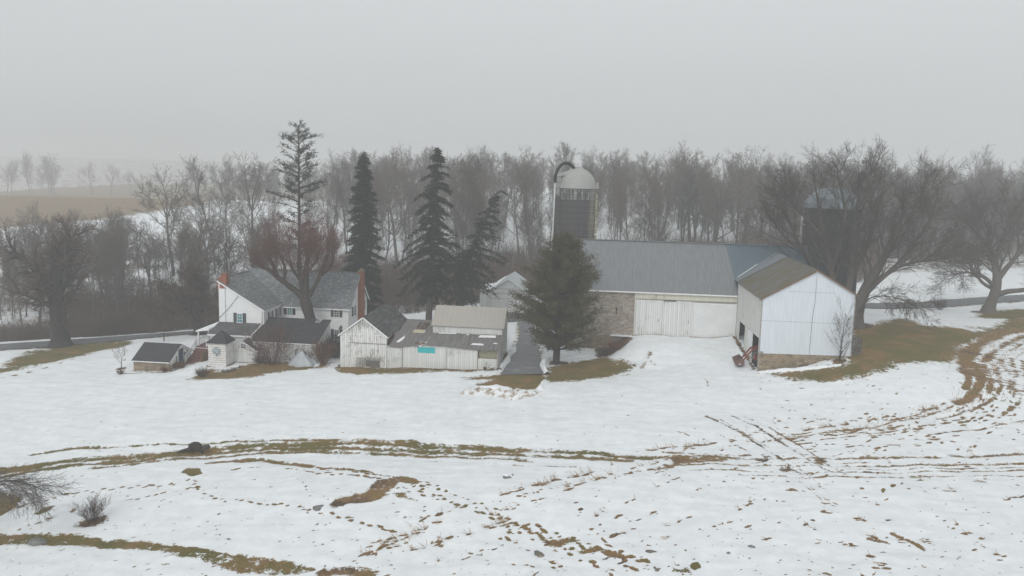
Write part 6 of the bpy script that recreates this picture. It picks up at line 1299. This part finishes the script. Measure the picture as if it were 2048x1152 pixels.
bank('snow_bank', [(925,783),(960,786),(1000,790),(1040,790),(1075,784)], 3.4, 0.75, 1, 'dirty ploughed heap of snow at the end of the driveway', 'snow_dirty')
bank('snow_bank', [(950,776),(985,777),(1020,780)], 2.4, 0.45, 5, 'low clean ridge of snow behind the dirty ploughed heap')
bank('snow_bank', [(1078,783),(1085,770),(1092,762)], 1.6, 0.5, 2, 'snow ridge on the right of the driveway end')
bank('snow_bank', [(1094,748),(1088,738),(1091,726),(1102,719)], 1.3, 0.8, 3, 'bright snow ridge curling beside the cedar trunk')
bank('snow_bank', [(1000,738),(1012,724),(1022,708),(1030,696)], 1.1, 0.6, 4, 'long snow ridge along the left edge of the driveway by the shed')
bank('snow_bank', [(1105,720),(1130,716),(1160,713),(1180,709)], 1.6, 0.35, 6, 'flat strip of snow behind the cedar trunk')
bank('snow_bank', [(1518,744),(1560,741),(1610,738),(1650,734),(1682,729)], 0.9, 0.35, 7, 'thin line of snow fallen from the roof along the barn foundation')
bank('snow_bank', [(632,733),(640,726),(672,722),(678,726)], 0.8, 0.2, 8, 'small drift of snow between the bushes and the board shed')

# tractor nosing out of the barn wing with its loader down
WB = lambda u, v, z: place(ba, u, v, z)
tr = empty('tractor', WB(0.2, 1.75, 0.05), YAW, 'red loader tractor nosing out of the dark bay in the barn wing', 'tractor')
m = MB(); m.box(-0.25, 2.6, -0.32, 0.32, 0.75, 1.35); m.prism([(-0.35,-0.34,0.8),(-0.25,-0.34,1.4),(1.3,-0.34,1.5),(1.3,-0.34,0.8)], (0,0.68,0)); m.box(1.6, 2.6, -0.5, 0.5, 0.6, 1.3); m.build('body', MAT['red'], tr)
m = MB()
for s in (-0.5, 0.5):
    for a, b_ in (((1.2,s,1.45),(0.3,s,2.35)), ((0.3,s,2.35),(-0.6,s,2.15)), ((-0.6,s,2.15),(-1.35,s,1.15)), ((-1.35,s,1.15),(-1.75,s,0.55))): m.bar(a, b_, 0.10, 0.17)
m.bar((-0.6,-0.5,2.1),(-0.6,0.5,2.1), 0.14); m.build('loader_arm', MAT['red'], tr)
m = MB(); m.prism([(-1.6,-0.95,0.20),(-2.45,-0.95,0.15),(-2.7,-0.95,0.7),(-2.55,-0.95,0.8),(-1.85,-0.95,1.15),(-1.55,-0.95,0.8)], (0,0.05,0)); m.prism([(-1.6,0.9,0.20),(-2.45,0.9,0.15),(-2.7,0.9,0.7),(-2.55,0.9,0.8),(-1.85,0.9,1.15),(-1.55,0.9,0.8)], (0,0.05,0))
for a, b_ in (((-1.6,0.20),(-2.45,0.15)), ((-1.55,0.8),(-1.6,0.2)), ((-1.85,1.15),(-1.55,0.8))): m.face([(a[0],-0.95,a[1]),(b_[0],-0.95,b_[1]),(b_[0],0.95,b_[1]),(a[0],0.95,a[1])]); m.face([(a[0]-0.03,-0.9,a[1]+0.03),(b_[0]-0.03,-0.9,b_[1]+0.03),(b_[0]-0.03,0.9,b_[1]+0.03),(a[0]-0.03,0.9,a[1]+0.03)])
bk = m.build('bucket', MAT['rusty'], tr); l_ = lump('snow_lump', (0,0,0), (0.35, 0.6, 0.16), 7, 'snow', None, None, 0.25); l_.parent = bk; l_.location = (-2.0, -0.15, 0.38)
def wheel(parent, x, y, r, wd):
    m = MB(); m.lathe([(r*0.55,-wd/2),(r*0.9,-wd/2),(r,-wd*0.35),(r,wd*0.35),(r*0.9,wd/2),(r*0.55,wd/2)], (0,0,0), 26)
    for k in range(18):
        a = 2*PI*k/18; m.bar((r*math.cos(a),r*math.sin(a),-wd*0.4),(r*math.cos(a+0.12),r*math.sin(a+0.12),wd*0.4), 0.05, 0.06)
    t = m.build('wheel', MAT['rubber'], parent); t.location = (x, y, r); t.rotation_euler = (PI/2, 0, 0); MB().lathe([(0.001,0.02),(r*0.2,0.06),(r*0.56,-0.02),(r*0.56,0.05)], (0,0,0), 18).build('rim', MAT['red'], t)
for s in (-0.62, 0.62): wheel(tr, 0.05, s, 0.42, 0.26); wheel(tr, 2.0, s*1.12, 0.7, 0.42)
# crate side standing by the barn corner
pl = empty('pallet', WB(11.35, 1.2, 2.15), YAW, 'dark slatted pallet standing on edge at the right corner of the barn', 'pallet'); m = MB()
for i in range(6): m.box(-0.62+i*0.22, -0.62+i*0.22+0.15, -0.03, 0.0, 0.0, 2.1)
m.build('slats', MAT['iron'], pl); m = MB(); [m.box(-0.66, 0.66, 0.005, 0.10, z, z+0.14) for z in (0.1, 0.98, 1.86)]; m.build('cross_rails', MAT['old_trim'], pl)
# tarpaulin heap before the lean-to
p = on_ground(606, 728); o = empty('covered_heap', p, YAW, 'grey tarpaulin draped over a pointed heap before the lean-to doors', 'tarpaulin'); n = 40; t = np.linspace(0, 2*PI, n, endpoint=False); m = MB()
prof = [(0.05,1.72),(0.35,1.55),(0.75,1.1),(1.1,0.62),(1.4,0.22),(1.55,-0.1)]; V = []
for k, (r, z) in enumerate(prof):
    for a in t:
        fold = 1+0.10*math.sin(7*a+0.6)*k/5+0.05*math.sin(13*a)*k/5; V.append((r*1.25*fold*math.cos(a), r*0.8*fold*math.sin(a), z-(0.35*max(0, math.cos(a-0.3)) if k < 3 else 0)+0.05*math.sin(5*a)))
m.v = V; m.f = [(k*n+j, k*n+(j+1) % n, (k+1)*n+(j+1) % n, (k+1)*n+j) for k in range(5) for j in range(n)]+[tuple(range(n))]; m.build('cover', MAT['tarp'], o, True)
m = MB(); m.tube([(-1.25,0.5,0.0),(-1.2,0.5,1.3),(-1.1,0.45,1.75),(-0.95,0.4,1.8)], 0.06, 6); m.build('pump_spout', MAT['dark_steel'], o)
p = on_ground(571, 728); m = MB(); m.tube([(0.38*math.cos(a), 0, 0.4+0.38*math.sin(a)) for a in np.linspace(0, 2*PI, 22)], 0.035, 6); wo_ = m.build('wheel_rim', MAT['dark_steel'], None, True); wo_.location = place(lt, -5.2, -9.25, 0); wo_.location.z = gz1(wo_.location.x, wo_.location.y); wo_.rotation_euler.z = YAW; tag(wo_, 'thin dark wheel leaning against the lean-to door', 'wheel')
# mailbox by the road, rail fence beyond the yard
p = on_ground(328, 683); o = empty('mailbox', p, YAW, 'small dark mailbox on a post beside the road', 'mailbox'); MB().box(-0.06, 0.06, -0.06, 0.06, -0.2, 1.05).build('post', MAT['bark_dark'], o); m = MB(); m.prism([(-0.11,-0.25,1.05)]+[(0.11*math.cos(a), -0.25, 1.2+0.11*math.sin(a)) for a in np.linspace(PI, 0, 9)]+[(0.11,-0.25,1.05)], (0,0.5,0)); m.build('box', MAT['dark_steel'], o)
A, Bq = on_ground(752, 597), on_ground(965, 600); o = empty('rail_fence', A, 0, 'low dark rail fence beyond the snowy yard behind the spruces', 'fence'); m = MB(); m2 = MB(); n = 14
for i in range(n+1):
    q = A+(Bq-A)*i/n; z = gz1(q[0], q[1]); c = Vector((q[0]-A[0], q[1]-A[1], z-A[2])); MB().box(c.x-0.07, c.x+0.07, c.y-0.07, c.y+0.07, c.z-0.2, c.z+0.95).build('post', MAT['bark_dark'], o)
    if i: [m2.bar(pc+Vector((0,-0.09,h)), c+Vector((0,-0.09,h)), 0.07, 0.16) for h in (0.35, 0.78)]
    pc = c
m2.build('rails', MAT['bark_dark'], o)
# standing and fallen corn stalks
T = Tubes(); rg = np.random.default_rng(6)
for x, y, k in STALK:
    z = gz1(x, y)-0.05; n = 1 if k == 0 else rg.integers(1, 3)
    for _ in range(n):
        L = rg.uniform(0.25, 0.55)*(1.15 if k else 0.9); d = unit(np.array([rg.normal(-0.55, 0.55), rg.normal(0.1, 0.4), rg.uniform(0.15, 1.1)])); p = np.array([x, y, z])+rg.normal(0, 0.05, 3)*np.array([1, 1, 0]); T.add([p, p+d*L*0.5, p+d*L+rg.normal(0, 0.02, 3)], [0.017, 0.015, 0.012], 4)
    for _ in range(3):
        c = np.array([x, y, z+0.07])+rg.normal(0, 0.13, 3)*np.array([1, 1, 0.15]); d = unit(rg.normal(0, 1, 3)*np.array([1, 0.7, 0.25])); s = unit(np.cross(d, (0, 0, 1)))*0.02; T.tris(np.stack([c-s, c+s, c+d*rg.uniform(0.1, 0.3)])[None])
for i, arc in enumerate((band+[(1955,775),(1920,803)], [(2040,700),(2000,725),(1985,760),(1960,800),(1900,830)], [(1985,690),(1972,720),(1978,765),(1945,800)], [(1700,858),(1790,842),(1880,812)])):
    P = spline(ground(arc)[:, :2], 0.3)
    for q in P:
        for _ in range(3 if i == 0 else 2):
            if rg.random() < 0.35: continue
            c = q+rg.normal(0, 1.3 if i == 0 else 0.35, 2); z = gz1(c[0], c[1])-0.04; d = unit(np.array([rg.normal(0, 0.4), rg.normal(0, 0.4), 1])); p = np.array([c[0], c[1], z]); T.add([p, p+d*rg.uniform(0.2, 0.5)], [0.02, 0.014], 3)
tag(T.build('corn_stubble', MAT['straw'], None, False), 'straw coloured corn stubble poking through the snow in rows', kind='stuff')
# tufts of winter grass and dead leaves at the melt edges
T = Tubes(); cand = rng.random(BARE.shape) < 0.02
jj, ii = np.where(cand & (BARE > 0.5) & (FLAT < 0.1)); near_ = (YS[jj] < 105) & (np.abs(XS[ii]) < 60); jj, ii = jj[near_], ii[near_]; sel = rng.permutation(len(jj))[:9000]; jj, ii = jj[sel], ii[sel]
c = np.stack([XS[ii], YS[jj], GZ[jj, ii]], 1); n = len(c)
for k in range(3):
    q = c+rng.normal(0, 0.07, (n, 3))*np.array([1, 1, 0]); d = rng.normal(0, 0.5, (n, 3)); d[:, 2] = 1; d /= np.linalg.norm(d, axis=1)[:, None]; s = rng.normal(0, 1, (n, 3))*np.array([1, 1, 0]); s /= np.linalg.norm(s, axis=1)[:, None]+1e-9
    T.tris(np.stack([q-s*0.02, q+s*0.02, q+d*rng.uniform(0.06, 0.2, n)[:, None]], 1))
gm = G('grass_blades'); rn = gm.noise(gm.coord(), 0.6, 4); gc_ = gm.mix(gm.step(rn, 0.35, 0.65), (0.13, 0.105, 0.04), (0.24, 0.155, 0.075)); MAT['blade'] = gm.done(gc_, 0.9)
tag(T.build('grass', MAT['blade'], None, False), 'short winter grass where the snow has melted', kind='stuff')
# overhead line from the yard to the house
# ------------------------------------------------------------------ fog
g = bpy.data.materials.new('fog'); g.use_nodes = True; nt = g.node_tree; nt.nodes.clear()
pv = nt.nodes.new('ShaderNodeVolumePrincipled'); pv.inputs['Color'].default_value = (0.90, 0.91, 0.915, 1); pv.inputs['Density'].default_value = 0.0014; pv.inputs['Anisotropy'].default_value = 0.2
ou = nt.nodes.new('ShaderNodeOutputMaterial'); nt.links.new(pv.outputs[0], ou.inputs['Volume'])
zt_ = float(GZ.max())
hz = MB().box(-1560, 1560, -60, 1960, float(GZ.min())-1.0, max(62.0, zt_+3)).build('haze', g); tag(hz, kind='stuff')
